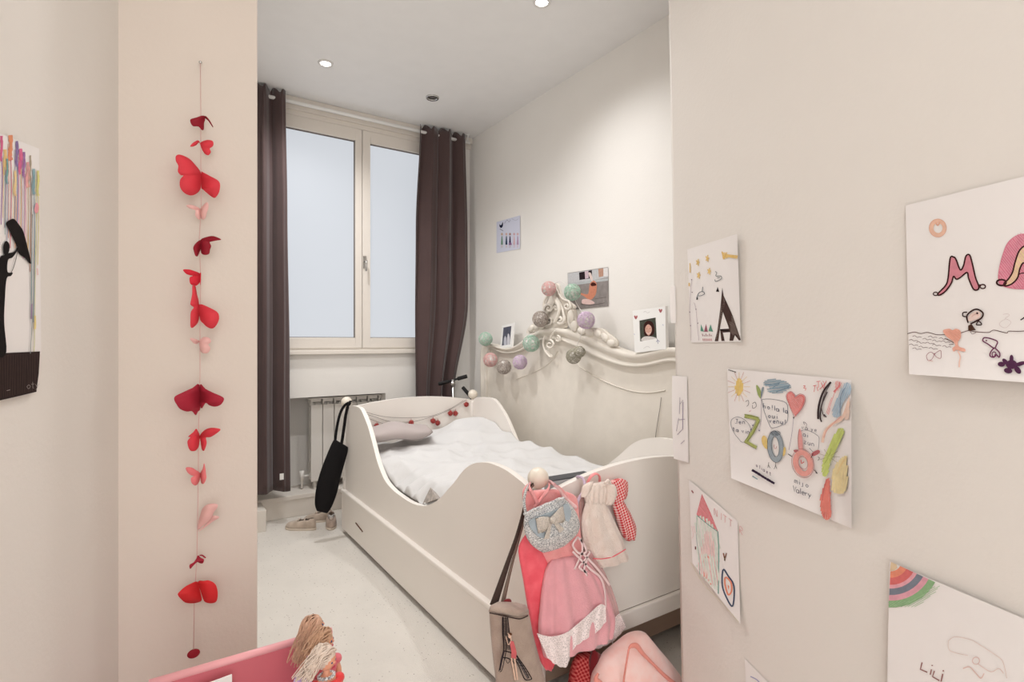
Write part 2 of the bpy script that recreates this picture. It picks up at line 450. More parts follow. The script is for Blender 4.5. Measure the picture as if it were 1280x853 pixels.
# duvet
M_duv = mat('white_duvet_cotton', (219, 217, 215), .8, .2, .1, 60, .01, 5, sheen=.2)
def hz(x, y):
    u = (x-BX0)/(BX1-BX0); v = (y-BYF)/(BYH-BYF)
    edge = min(1, u/.10); 
    z = .575+.02*math.sin(5*u+3*v)
    z += .10*math.exp(-((v-.02)/.16)**2)                         # bunched up at the foot
    z += .09*math.exp(-((u-.80)/.25)**2-((v-.88)/.10)**2)        # hump over the pillows
    z -= .13*math.exp(-((u-.0)/.18)**2-((v-.47)/.20)**2)         # slips into the dip of the side
    z -= .05*math.exp(-((u-.12)/.25)**2-((v-.92)/.12)**2)
    z -= .06*(1-edge)
    w = 0
    for a, b, c, s_ in ((9, 4, .3, .014), (5, 11, 1.7, .012), (17, -9, 2.2, .006), (-8, 14, .9, .008), (24, 15, .1, .003)):
        t = math.sin(a*x+b*y+c+1.5*math.sin(4*x+3*y+c*2))
        w += s_*(1-(t*t+.02)**.5)*1.5
    z += w-.02
    # crumples at the dip
    k = math.exp(-((u-.02)/.13)**2-((v-.50)/.13)**2)
    z += k*.035*abs(math.sin(31*y+9*x))*1.2
    return z
NX, NY = 110, 200; rows = []
y0_, y1_ = BYF+.022, BYH-.03
for j in range(NY+1):
    y = y0_+(y1_-y0_)*j/NY
    rows.append([(BX0+.02+(BX1-BX0-.04)*i/NX, y, hz(BX0+.02+(BX1-BX0-.04)*i/NX, y)) for i in range(NX+1)])
mb = MB().rings(rows, False)
skirt = [r[0] for r in rows]+rows[-1][1:]+[r[-1] for r in rows[::-1]][1:]+rows[0][::-1][1:-1]
mb.rings([skirt, [(x, y, .445) for x, y, z in skirt]], True, False, True)
dv = mb.build('duvet', M_duv)
tag(dv, 'rumpled white duvet covering the bed', 'duvet')
# patterned triangle folds of sheet poking out at the dip
M_sheet = mat('patterned_grey_sheet', (196, 186, 178), .8, .2, .1, 120, .35, 60)
c0 = PX(520, 622, BX0+.03)
mb = MB()
for (ax, ay, bx, by, tx, ty) in ((505, 627, 528, 633, 509, 608), (527, 632, 546, 624, 538, 609)):
    A = PX(ax, ay, BX0+.022); B = PX(bx, by, BX0+.022); T = PX(tx, ty, BX0+.045); Bk = (A+B)/2+Vector((.07, 0, .0))
    mb.add([A, B, T, Bk], [(0, 1, 2), (1, 3, 2), (3, 0, 2), (0, 3, 1)], False)
mb.build('sheet_fold', M_sheet, dv, bevel=.002)['label'] = 'grey patterned folds at the dip'

# grey pillow
M_pil = mat('mauve_grey_linen', (188, 176, 172), .85, .2, .1, 250, .04)
def pillow(c, hx, hy, hz_, rot, n=18):
    top, bot = [], []
    R = Matrix.Rotation(rot, 3, 'Z')
    for s_ in (1, -1):
        rws = []
        for j in range(n+1):
            r = []
            for i in range(n+1):
                u = -1+2*i/n; v = -1+2*j/n
                h = ((1-u*u)*(1-v*v))**.42
                pinch = 1-.10*(u*u)*(v*v)+.0
                r.append(Vector(c)+R@Vector((u*hx*(1-.07*(1-v*v)*0)*pinch, v*hy*pinch, s_*hz_*h+.012*math.sin(5*u+2)*h)))
            rws.append(r)
        (top if s_ > 0 else bot).extend(rws)
    return MB().rings(top, False).rings(bot, False)
pc = (1.262, 3.18, .64)
po = pillow(pc, .21, .15, .05, -.2).build('pillow', M_pil)
tag(po, 'mauve-grey pillow lying on the duvet against the bed head', 'pillow')

# pompom garland inside the bed head
M_wire = mat('thin_grey_cord', (150, 140, 134), .6)
M_pom = mat('dusty_red_wool', (186, 84, 80), .95, .1, 1, 120, .3, 60)
YG = BYH-.028
g = thing('pompom_garland', PY(520, 530, YG), 'thin garland with small red pompoms strung across the bed head', 'garland')
for ln in ([(449, 513), (480, 521), (514, 522.5), (540, 520), (563, 511), (579, 501)], [(452, 520), (471, 527), (490, 532.5), (510, 531), (523, 533)], [(455, 517), (500, 529), (541, 521), (565, 511), (583, 500)]):
    MB().tube(catmull([PY(x, y, YG) for x, y in ln], 6), .0015, 6).build('cord', M_wire, g)
for x, y in ((471, 533), (514, 529), (541.5, 526.5), (547, 529), (563, 517), (569.5, 517), (583, 506)):
    c = PY(x, y, YG); m_ = MB().ball(c, .017, 14, 10, (1, .7, 1))
    for k in range(60):
        d = Vector((random.gauss(0, 1), random.gauss(0, 1)*.7, random.gauss(0, 1))).normalized()
        m_.tube([c+d*.012, c+d*.0215], [.0014, .0006], 4)
    m_.tube([c, c+Vector((0, 0, .03))], .0012, 5)
    m_.build('pompom', M_pom, g)

# ------------------------------------------------------------------ carved headboard against the right wall
XC = 2.10
top_px = [(600.5, 452), (600.5, 440), (602.5, 432), (606, 429.5), (615, 431), (626, 434.5), (636, 435), (646, 431), (658, 422), (672, 413.5), (687, 410), (700, 410.5), (722, 415.5), (739, 422.5), (755, 430),
          (769.7, 436), (782, 440), (793.6, 441.5), (806, 440.5), (817.5, 437.5), (830, 435), (841.5, 434.5), (850, 436), (858, 440)]
low_px = [(606, 456), (606.5, 446), (609.5, 438.5), (611, 437), (618, 438.5), (627, 441.5), (637, 442), (648, 439.5), (660, 433), (672, 427.5), (687, 425.5), (702, 427.5), (722, 436), (739.8, 445), (755, 451.5),
          (769.7, 456.5), (782, 459), (793.6, 459.5), (806, 458.5), (817.5, 456), (830, 453), (841.5, 453), (850, 456), (858, 461)]
tp = [PX(x, y, XC-.03) for x, y in top_px]; lp = [PX(x, y, XC-.03) for x, y in low_px]
tp = catmull(tp, 4); lp = catmull(lp, 4)
yN = tp[-1].y
hb = thing('carved_headboard', (XC, 2.5, 0), 'white carved headboard panel with a curved crest standing along the right wall', 'headboard')
panel = [Vector((XC, p.y, p.z-.012)) for p in tp]
panel = [Vector((XC, panel[0].y-.004, 0))]+panel+[Vector((XC, yN-.05, panel[-1].z-.05)), Vector((XC, yN-.055, 0))]
MB().prism(panel, (.035, 0, 0), True).build('panel', M_carv, hb)
# raised moulding along the top and down the far edge
prof = [(0, .035), (0, -.028), (.12, -.036), (.25, -.037), (.42, -.030), (.55, -.014), (.68, -.012), (.8, -.026), (.93, -.028), (1.0, -.018), (1.02, .005)]
def molding(ta, lb):
    rws = []
    for a, b in zip(ta, lb):
        rws.append([Vector((XC+dx, a.y+(b.y-a.y)*u, a.z+(b.z-a.z)*u)) for u, dx in prof])
    return rws
down = [(Vector((0, tp[0].y, z)), Vector((0, lp[0].y, z))) for z in (0.0, .4, .8, lp[0].z-.02)]
ta = [d[0] for d in down]+tp; lb = [d[1] for d in down]+lp
MB().rings(molding(ta, lb), False).build('moulding', M_carv, hb)
# fine bead lines on the panel
for pts in ([(645.6, 474), (656, 470), (668, 465), (680, 459), (690, 450), (697, 440)], [(712, 440), (722, 456), (740, 469), (765, 481), (790, 489), (812, 491), (832, 488)]):
    MB().tube(catmull([PX(x, y, XC-.002) for x, y in pts], 5), .0035, 8).build('bead_line', M_carv, hb)
# crest: pierced cartouche of scrolls
YX = XC-.05
def spiral(mb, cx, cy, r, turns, a0, w, X, sgn=1, tail=None):
    pts = []; rs = []
    N = int(18*turns)
    for i in range(N+1):
        t = i/N; a = a0+sgn*2*PI*turns*t; rr = r*(1-.82*t)
        pts.append(PX(cx+rr*math.cos(a), cy+rr*math.sin(a), X-.006*t)); rs.append(w*(1-.35*t))
    if tail:
        tt = catmull([Vector((*q, 0)) for q in tail]+[Vector((cx+r*math.cos(a0), cy+r*math.sin(a0), 0))], 5)[:-1]
        pts = [PX(q.x, q.y, X) for q in tt]+pts; rs = [w*(.5+.5*i/len(tt)) for i in range(len(tt))]+rs
    mb.tube(pts, rs, 8)
crest = MB()
out = [(676, 410), (679, 400), (680, 388), (683, 376), (687, 366), (688, 358), (692, 354), (697, 356), (700, 366), (703, 373), (710, 377), (717, 382.5), (716, 386.5), (710, 388), (707.5, 396), (706.5, 409), (700, 411), (690, 410)]
crest.prism(catmull([PX(x, y, YX+.03) for x, y in out], 4, True), (.02, 0, 0), True)
cr = crest.build('crest_plate', M_carv, hb, bevel=.004)
sc = MB()
spiral(sc, 686, 386, 6.0, 1.3, PI*.9, .010, YX+.02, 1, [(690, 358), (685, 368), (680, 378)])
spiral(sc, 686, 401, 5.5, 1.3, PI*1.1, .010, YX+.02, -1, [(693, 378), (684, 392)])
spiral(sc, 700, 400, 6.0, 1.4, PI*1.9, .011, YX+.02, 1, [(696, 372), (703, 386)])
spiral(sc, 709, 383, 4.5, 1.2, 0, .009, YX+.02, 1, [(695, 360), (702, 373), (711, 377)])
spiral(sc, 695, 386, 3.4, 1.1, PI, .008, YX+.018, 1)
sc.tube(catmull([PX(x, y, YX+.01) for x, y in ((693, 354), (691, 364), (694, 374), (699, 384), (698, 394), (693, 404))], 5), [.008]*3+[.014]*14+[.012]*9, 10)
sc.build('scroll_carving', M_carv, hb)
# leaf lumps left and right of the crest
def leaf(poly, X, th=.03, lobes=()):
    m_ = MB(); m_.prism(catmull([PX(x, y, X+th*.5) for x, y in poly], 4, True), (th*.6, 0, 0), True)
    for x, y, r, sx, sy, an in lobes:
        p = PX(x, y, X+th*.4); s_ = (p-CAM).dot(FWD)/FPX
        m_.ball(p, r*s_, 14, 10, (.55, sx, sy), Matrix.Rotation(-an, 3, 'X'))
    return m_
leaf([(712, 389), (716, 387), (718, 392), (719, 400), (722, 406), (730, 410.5), (741, 410), (751, 411), (759, 417), (768, 424), (770, 430), (768, 433.5), (758, 433), (750, 428.5), (738, 423), (728, 420), (718, 416), (711, 408), (709, 398)], XC-.05, .04,
     [(714, 396, 8, .7, 1.1, .1), (718, 408, 7, .9, 1, .3), (727, 414, 6.5, 1.2, .7, -.3), (737, 415, 6.5, 1.3, .8, -.3), (747, 417, 6, 1.3, .8, -.5), (756, 422, 6, 1.3, .8, -.6), (764, 429, 6, 1.2, .75, -.2)]).build('acanthus_leaf', M_carv, hb)
leaf([(658, 417), (661, 409), (668, 404), (676, 403), (679, 409), (676, 413), (668, 415)], XC-.05, .04, [(664, 411, 5, 1.2, .8, .6), (671, 408, 5.5, 1.2, .9, .5), (677, 408, 4, 1, 1, 0)]).build('acanthus_leaf', M_carv, hb)
sh = MB()
spiral(sh, 687, 431, 6, 1.2, -PI/2, .008, XC-.045, 1, [(694, 414), (690, 418)])
spiral(sh, 697, 424, 4, 1.2, -PI/2, .007, XC-.045, 1)
sh.tube(catmull([PX(x, y, XC-.042) for x, y in ((681, 420), (679, 430), (682, 440), (688, 447))], 4), .007, 8)
for k in range(5): sh.ball(PX(683+k*1.6, 440+2.2*k-k*k*.2, XC-.035), .011, 10, 8, (.5, 1, 1.2))
sh.build('shell_carving', M_carv, hb)

def append(o, mb_, m):
    me = o.data; org = ORG[o]
    if m.name not in me.materials: me.materials.append(m)
    mi = list(me.materials).index(m)
    bm = bmesh.new(); bm.from_mesh(me)
    vs = [bm.verts.new(v-org) for v in mb_.v]
    for f in mb_.f:
        try: fc = bm.faces.new([vs[i] for i in f])
        except ValueError: continue
        fc.material_index = mi; fc.smooth = False
    bm.to_mesh(me); bm.free()
# string of thread balls
def yarn(c1, c2):
    return mat('thread_ball_%d_%d_%d' % c1, c1, .9, .1, 1.0, 160, .1, 55, var2=c2)
Y_pink = yarn((244, 208, 202), (234, 180, 176)); Y_green = yarn((210, 230, 214), (174, 208, 186)); Y_taupe = yarn((206, 194, 184), (166, 152, 142)); Y_lil = yarn((236, 216, 232), (220, 192, 218)); Y_gg = yarn((202, 196, 178), (160, 154, 136))
XB = XC-.085
sl_ = thing('string_lights', PX(690, 440, XB), 'string of pastel thread ball lights draped over the carved headboard crest', 'string lights')
balls = [(686, 361, 9.6, Y_pink, 'pink'), (715.5, 365.5, 11, Y_green, 'green'), (675.5, 399, 10.5, Y_taupe, 'taupe'), (732.5, 400.5, 11.5, Y_lil, 'lilac'), (607, 424, 9, Y_green, 'green'),
         (664, 429.5, 11, Y_green, 'green'), (613, 450, 9.3, Y_pink, 'pink'), (630, 459, 9.5, Y_taupe, 'taupe'), (650, 453, 9.5, Y_lil, 'lilac'), (717, 445.5, 10, Y_gg, 'olive'), (724.5, 440, 7.5, Y_gg, 'olive')]
M_core = mat('pale_ball_core', (236, 230, 224), .9, .1, .6, 120, .12, 60)
for x, y, r, m_, nm in balls:
    c = PX(x, y, XB); R = r*(c-CAM).dot(FWD)/FPX*.97
    core = MB().ball(c, R*.93, 22, 16); b = MB()
    for k in range(34):
        ax = Vector((random.gauss(0, 1), random.gauss(0, 1), random.gauss(0, 1))).normalized()
        o_ = ax.orthogonal().normalized(); w_ = ax.cross(o_); h = random.uniform(-.5, .5)*R; q_ = math.sqrt(R*R-h*h)
        b.tube([c+ax*h+(o_*math.cos(a*PI/9)+w_*math.sin(a*PI/9))*q_*.98 for a in range(19)], R*.030, 4, False)
    ob = core.build('thread_ball', M_core, sl_); ob['label'] = nm+' thread ball'; append(ob, b, m_)
M_cord = mat('clear_white_cord', (226, 220, 214), .5)
cp = [(607, 426), (611, 440), (615, 452), (628, 461), (640, 462), (652, 455), (660, 440), (668, 425), (673, 408), (678, 392), (686, 372), (688, 360), (700, 352), (712, 362), (722, 382), (731, 398), (728, 415), (722, 430), (718, 446)]
MB().tube(catmull([PX(x, y, XB+.03) for x, y in cp], 5), .0022, 6).build('cord', M_cord, sl_)
MB().tube(catmull([PX(x, y, XC-.006) for x, y in ((826.5, 497), (825, 510), (822.5, 525), (820, 542), (819, 552))], 4), .0016, 6).build('cable', M_wire, sl_)

# ------------------------------------------------------------------ surfaces that carry drawings (paper, prints)
class Surf:
    def __init__(s, n, D, off=None, box=None):
        s.n = Vector(n); s.D = D; s.off = off; s.box = box
        s.sg = 1 if s.n.dot(CAM)-D > 0 else -1
    def uv(s, x, y):
        TL, TR, BR, BL = s.box; u = v = .5
        for _ in range(12):
            px = (TL[0]*(1-u)+TR[0]*u)*(1-v)+(BL[0]*(1-u)+BR[0]*u)*v-x; py = (TL[1]*(1-u)+TR[1]*u)*(1-v)+(BL[1]*(1-u)+BR[1]*u)*v-y
            a = (TR[0]-TL[0])*(1-v)+(BR[0]-BL[0])*v; b = (BL[0]-TL[0])*(1-u)+(BR[0]-TR[0])*u
            c = (TR[1]-TL[1])*(1-v)+(BR[1]-BL[1])*v; d = (BL[1]-TL[1])*(1-u)+(BR[1]-TR[1])*u
            de = a*d-b*c
            if abs(de) < 1e-9: break
            u -= (px*d-py*b)/de; v -= (a*py-c*px)/de
        return min(1, max(0, u)), min(1, max(0, v))
    def pos(s, x, y, e=0):
        o = 0
        if s.off: u, v = s.uv(x, y); o = s.off(u, v)
        return onp(x, y, s.n, s.D+s.sg*(o+e))
class Ink:
    def __init__(s, surf, parent): s.s = surf; s.p = parent; s.mb = {}; s.k = 0; s.T = lambda x, y: (x, y)
    def crop(s, x0, y0, sc): s.T = lambda x, y: (x0+x/sc, y0+y/sc); s.sc = sc; return s
    def M(s, c):
        if c not in s.mb: s.mb[c] = MB()
        s.k += 1; return s.mb[c]
    def line(s, pts, w, c, closed=False, sm=True, wob=0):
        P = [Vector((*s.T(*p), 0)) for p in pts]
        if sm and len(P) > 2: P = catmull(P, 5, closed)
        if closed: P = P+[P[0]]
        mb_ = s.M(c); e = .0006+.00003*s.k; L = []
        for i, p in enumerate(P):
            t = P[min(i+1, len(P)-1)]-P[max(i-1, 0)]
            if t.length < 1e-6: t = Vector((1, 0, 0))
            t.normalize(); nn = Vector((-t.y, t.x, 0))*w/2*(1+random.uniform(-wob, wob))
            L.append([s.s.pos(p.x+nn.x, p.y+nn.y, e), s.s.pos(p.x-nn.x, p.y-nn.y, e)])
        mb_.rings(L, False, smooth=False); return s
    def fill(s, pts, c, sm=True):
        P = [Vector((*s.T(*p), 0)) for p in pts]
        if sm: P = catmull(P, 4, True)
        tri = tessellate_polygon([P]); e = .0005+.00003*s.k
        s.M(c).add([s.s.pos(p.x, p.y, e) for p in P], [tuple(t) for t in tri], False); return s
    def hatch(s, pts, w, sp, c, ang=0, sm=True, jit=.3):
        P = [Vector((*s.T(*p), 0)) for p in pts]
        if sm: P = catmull(P, 4, True)
        ca, sa = math.cos(ang), math.sin(ang)
        Q = [(p.x*ca+p.y*sa, -p.x*sa+p.y*ca) for p in P]
        lo_, hi_ = min(q[1] for q in Q), max(q[1] for q in Q)
        y = lo_+sp/2; e = .0006+.00003*s.k; mb_ = s.M(c)
        while y < hi_:
            xs = []
            for i in range(len(Q)):
                a, b = Q[i], Q[(i+1) % len(Q)]
                if (a[1] <= y) != (b[1] <= y): xs.append(a[0]+(y-a[1])*(b[0]-a[0])/(b[1]-a[1]))
            xs.sort()
            for a, b in zip(xs[::2], xs[1::2]):
                if b-a < .4: continue
                j = random.uniform(-jit, jit)*sp
                pp = [(a, y-j), ((a+b)/2, y+random.uniform(-jit, jit)*sp*.6), (b, y+j)]
                L = []
                for (x_, y_) in pp:
                    L.append([s.s.pos(x_*ca-(y_+h)*sa, x_*sa+(y_+h)*ca, e) for h in (w/2, -w/2)])
                mb_.rings(L, False, smooth=False)
            y += sp
        return s
    def done(s, name='crayon_mark'):
        for c, m_ in s.mb.items(): append(s.p, m_, ink_mat(c))
        s.mb = {}
def paper(corners, n, D, off, label, tape=None, m=None, N=18, name='childs_drawing', cat='drawing', group=None, gap=.002):
    sf = Surf(n, D, (lambda u, v: gap+off(u, v)) if off else (lambda u, v: gap), corners)
    TL, TR, BR, BL = corners; rows = []
    for j in range(N+1):
        v = j/N; r = []
        for i in range(N+1):
            u = i/N
            x = (TL[0]*(1-u)+TR[0]*u)*(1-v)+(BL[0]*(1-u)+BR[0]*u)*v; y = (TL[1]*(1-u)+TR[1]*u)*(1-v)+(BL[1]*(1-u)+BR[1]*u)*v
            r.append(sf.pos(x, y))
        rows.append(r)
    o = MB().rings(rows, False).build(name, m or M_paper)
    tag(o, label, cat, group)
    return o, sf
GL = {'A': [[(0, 1), (.5, 0), (1, 1)], [(.2, .62), (.8, .62)]], 'H': [[(0, 0), (0, 1)], [(0, .5), (.8, .5)], [(.8, 0), (.8, 1)]], 'O': [[(.4, 0), (0, .4), (.3, 1), (.8, .6), (.4, 0)]],
      'L': [[(0, 0), (.05, 1), (.6, 1)]], 'l': [[(.2, 0), (.2, 1)]], 'i': [[(.2, .45), (.2, 1)], [(.2, .15), (.22, .22)]], 'a': [[(.6, .5), (.1, .5), (0, .9), (.5, 1), (.6, .5), (.65, 1)]],
      'o': [[(.3, .45), (0, .7), (.3, 1), (.6, .7), (.3, .45)]], 'u': [[(0, .45), (.05, .95), (.5, .95), (.55, .45), (.6, 1)]], 'n': [[(0, 1), (0, .45), (.5, .5), (.55, 1)]], 'm': [[(0, 1), (0, .5), (.3, .5), (.35, 1), (.4, .5), (.7, .5), (.75, 1)]],
      'e': [[(.05, .75), (.55, .7), (.4, .45), (.05, .6), (.2, 1), (.6, .95)]], 't': [[(.25, .1), (.3, 1), (.5, 1)], [(0, .4), (.55, .4)]], 'r': [[(0, .45), (.05, 1)], [(.05, .6), (.5, .45)]], 'v': [[(0, .45), (.25, 1), (.55, .4)]],
      'j': [[(.3, .45), (.3, 1.2), (0, 1.2)]], 'z': [[(0, .5), (.5, .5), (0, 1), (.6, 1)]], '!': [[(.2, 0), (.2, .7)], [(.2, .9), (.2, 1)]], 'T': [[(0, 0), (.8, 0)], [(.4, 0), (.4, 1)]], 'R': [[(0, 1), (0, 0), (.6, .1), (.5, .45), (0, .5), (.6, 1)]], 'N': [[(0, 1), (0, 0), (.6, 1), (.6, 0)]],
      'I': [[(.3, 0), (.3, 1)]], 'J': [[(.2, 0), (.8, 0)], [(.55, 0), (.5, 1), (0, .85)]], 'V': [[(0, 0), (.35, 1), (.7, 0)]], 'h': [[(0, 0), (0, 1)], [(0, .6), (.5, .5), (.5, 1)]], 'Y': [[(0, 0), (.35, .5), (.7, 0)], [(.35, .5), (.3, 1)]], 'y': [[(0, .45), (.3, .9)], [(.6, .45), (.1, 1.3)]], ' ': []}
def write(ink, txt, x, y, size, ang, w, c, adv=.85, sh=0):
    """stroke lettering, x/y in the ink's crop frame"""
    ca, sa = math.cos(ang), math.sin(ang); cx_ = 0
    for ch in txt:
        for st in GL.get(ch, []):
            pts = []
            for a, b in st:
                lx = (cx_+a*.8)*size; ly = b*size+0*sh
                pts.append((x+lx*ca-ly*sh, y+lx*sa+ly))
            ink.line(pts, w, c, sm=len(pts) > 3)
        cx_ += adv if ch not in 'il!I ' else adv*.6
    return ink
BLACK = (46, 38, 40); GREY = (120, 128, 134); RED = (214, 66, 66); YEL = (232, 188, 96); OLV = (150, 152, 62); PNK = (206, 92, 112)

# tower drawing (letter A)
o, sf = paper([(859, 312), (921.5, 292.5), (926, 427.5), (864, 428.5)], NW, DR, lambda u, v: .012*u**8*(1-v)+.010*max(0, u-.8)*5*(v**1.5)*.6,
              'drawing of a dark tower and yellow stars, highest sheet near the wall end', group="children's drawings taped to the right hall wall")
k = Ink(sf, o).crop(860, 290, 5.885)
TW = (74, 56, 52)
for q in ([(252, 408), (262, 560), (236, 700), (222, 805), (196, 805), (215, 730), (238, 560)], [(252, 408), (262, 470), (330, 620), (388, 795), (375, 800), (345, 760), (332, 802), (305, 802), (310, 745), (298, 700), (253, 580)], [(235, 716), (305, 712), (308, 738), (238, 742)], [(238, 740), (256, 742), (270, 803), (246, 803)]): k.fill(q, TW, False)
k.hatch([(262, 480), (330, 620), (380, 785), (345, 745), (318, 790), (310, 700), (262, 570)], .35, 1.3, (140, 116, 104), .6, False).hatch([(250, 520), (250, 600), (228, 720), (210, 800), (206, 780), (240, 560)], .35, 1.3, (140, 116, 104), .6, False)
k.line([(235, 722), (300, 728)], 1.6, (30, 24, 24)).fill([(218, 404), (206, 440), (230, 442)], BLACK, False)
for q in ([(95, 680), (92, 730), (118, 735)], [(165, 680), (150, 730), (184, 735)]): k.fill(q, (58, 130, 104), False)
k.fill([(132, 678), (118, 735), (146, 735)], (128, 44, 66), False)
for i in range(6): k.line([(105+i*13, 750+(i % 2)*8), (108+i*13, 768)], .8, (130, 60, 70)); k.line([(110+i*12, 785), (112+i*12, 802)], .8, (190, 80, 90))
for x, y in ((142, 195), (72, 225), (78, 320), (155, 290)):
    for an in range(5): k.line([(x+14*math.cos(an*1.26), y+26*math.sin(an*1.26)), (x-10*math.cos(an*1.26+.5), y-20*math.sin(an*1.26+.5))], 1.2, YEL)
k.line([(14, 230), (15, 300)], 1.2, YEL).line([(8, 375), (8, 400)], 1.5, YEL)
k.hatch([(252, 150), (300, 165), (366, 175), (362, 200), (300, 188), (255, 200)], 1.2, 1.3, (238, 190, 90), .15, False).line([(250, 145), (262, 200)], 1.5, (232, 180, 80)).line([(285, 150), (268, 190)], 1.2, (232, 180, 80))
k.line([(200, 292), (212, 300), (205, 325), (240, 325), (245, 345), (205, 365), (198, 350)], .7, (90, 100, 100)).line([(215, 340), (235, 335)], .7, (90, 100, 100))
k.line([(62, 490), (80, 450), (108, 440), (122, 455), (95, 470), (75, 470)], .7, (90, 100, 110)).line([(108, 405), (104, 440)], .7, (90, 100, 110)).fill([(70, 478), (60, 498), (72, 500)], BLACK, False)
for a_ in ([(28, 350), (20, 440), (12, 590), (20, 700), (22, 800)], [(45, 520), (58, 570), (68, 680), (80, 800)]): k.line(a_, .35, (150, 120, 140))
for x, y in ((12, 590), (58, 570), (18, 690), (72, 672), (30, 445), (26, 352)): k.line([(x-3, y), (x+4, y)], .9, (90, 50, 80))
k.done()

# big colourful sheet with the letters Z O
def zoff(u, v):
    return .002*(1+math.sin(4*u))+.030*max(0, (u-.86)/.14)**1.6*(math.sin(PI*min(1, max(0, (v-.05)/.95)))**.8)+.012*v**6*(1-u)
o, sf = paper([(909, 461), (1064, 475), (1064.5, 661), (914, 598)], NW, DR, zoff, 'hall wall drawing with green Z, grey O, red heart balloon and curled right edge', group="children's drawings taped to the right hall wall", N=28)
k = Ink(sf, o).crop(900, 455, 8.53)
k.hatch([(205, 150), (240, 200), (240, 290), (190, 345), (160, 270), (175, 190)], 1.6, 1.5, (238, 196, 92), PI/2+.05)
for i in range(16):
    an = i*PI/8; r0, r1 = (62, 118+12*(i % 2)); k.line([(203+r0*.8*math.cos(an), 245+r0*1.4*math.sin(an)), (203+r1*math.cos(an), 245+r1*1.3*math.sin(an))], .5, (214, 150, 140) if i % 2 else (236, 200, 130))
k.line([(90, 65), (125, 75), (170, 90)], .8, BLACK, wob=.5)
k.hatch([(480, 185), (560, 160), (690, 185), (755, 235), (740, 265), (650, 310), (560, 315), (500, 280), (530, 250), (465, 225)], 1.3, 1.7, (128, 156, 172), -.1)
k.line([(480, 215), (560, 225), (640, 200), (560, 265), (740, 240), (600, 300)], 1.0, (84, 116, 140))
k.fill([(385, 235), (405, 235), (438, 300), (432, 370), (400, 320)], (136, 156, 70)).fill([(450, 250), (468, 255), (455, 320), (434, 370), (438, 300)], (110, 126, 134))
k.line([(438, 300), (440, 500), (435, 620), (410, 710)], .35, (110, 80, 120))
k.line([(455, 380), (560, 378), (700, 415), (722, 500), (715, 615), (650, 660), (560, 685), (530, 660), (490, 560), (460, 470), (450, 400)], .5, (80, 84, 100), True)
write(k, 'ho!la la', 462, 420, 52, .22, .65, (66, 70, 96)); write(k, 'oui', 515, 525, 50, .1, .7, (66, 70, 96)); write(k, 'venu!', 525, 580, 48, .1, .7, (66, 70, 96))
k.line([(270, 405), (300, 390), (305, 430), (285, 455)], .5, BLACK).line([(345, 425), (375, 410), (385, 455), (350, 475), (345, 440)], .5, BLACK).line([(310, 510), (330, 500)], .6, (190, 90, 100))
k.line([(130, 590), (185, 568), (250, 590), (310, 650), (330, 740), (250, 838), (190, 790), (140, 720), (115, 640)], .45, (80, 84, 100), True)
write(k, 'Jen', 160, 590, 48, .05, .6, (66, 70, 96)); write(k, 'ta vino', 135, 670, 45, .2, .6, (66, 70, 96))
G1 = (150, 160, 66)
k.line([(262, 555), (330, 565), (410, 590)], 4.6, G1, sm=False).line([(415, 590), (355, 720), (275, 835)], 4.0, G1, sm=False).line([(265, 825), (390, 895)], 4.0, G1, sm=False)
k.line([(258, 540), (400, 570), (425, 600), (345, 760), (290, 830)], .5, (90, 98, 40), sm=False).line([(255, 572), (385, 605), (290, 790), (252, 835), (388, 912)], .5, (90, 98, 40), sm=False)
for x, y in ((340, 655), (320, 700), (410, 710)): k.fill([(x, y), (x+18, y-8), (x+10, y+12)], (70, 60, 110), False)
# the grey O
def ell(cx_, cy_, a, b, n=14, rot=0): return [(cx_+a*math.cos(2*PI*i/n)*math.cos(rot)-b*math.sin(2*PI*i/n)*math.sin(rot), cy_+a*math.cos(2*PI*i/n)*math.sin(rot)+b*math.sin(2*PI*i/n)*math.cos(rot)) for i in range(n)]
k.line(ell(590, 885, 62, 140, 14, -.08), 5.8, (132, 146, 156), True).line(ell(590, 885, 84, 168, 14, -.08), .5, (80, 90, 100), True).line(ell(590, 885, 42, 108, 14, -.08), .5, (80, 90, 100), True)
k.hatch(ell(590, 740, 55, 30), .5, 1.0, (70, 80, 90), .8)
k.line(ell(590, 880, 14, 26, 8)[:6], .5, (190, 90, 90))
k.fill([(445, 790), (470, 765), (500, 800), (508, 900), (480, 900), (450, 850)], (226, 186, 92)).fill([(680, 895), (700, 900), (695, 960), (670, 985)], (226, 186, 92))
k.line([(595, 1050), (590, 1090), (575, 1125)], .5, BLACK).line([(592, 1085), (605, 1120)], .5, BLACK).line([(520, 1050), (510, 1110)], .5, BLACK).line([(515, 1080), (535, 1112)], .5, BLACK)
# heart balloon
k.fill([(800, 555), (735, 430), (712, 340), (750, 300), (790, 330), (800, 360), (850, 330), (895, 345), (900, 400), (870, 470), (820, 540)], (222, 92, 88))
k.line([(790, 560), (735, 430), (706, 340), (750, 295), (792, 325), (802, 352), (850, 322), (902, 345), (905, 410), (870, 480), (800, 560)], .7, (186, 90, 90), True)
k.hatch([(795, 540), (740, 430), (722, 340), (760, 315), (800, 370), (850, 345), (885, 370), (860, 460)], .4, 1.3, (244, 180, 172), .9)
k.line([(782, 580), (770, 720), (735, 920)], .5, (120, 100, 130)).fill([(775, 565), (795, 570), (785, 590)], BLACK, False)
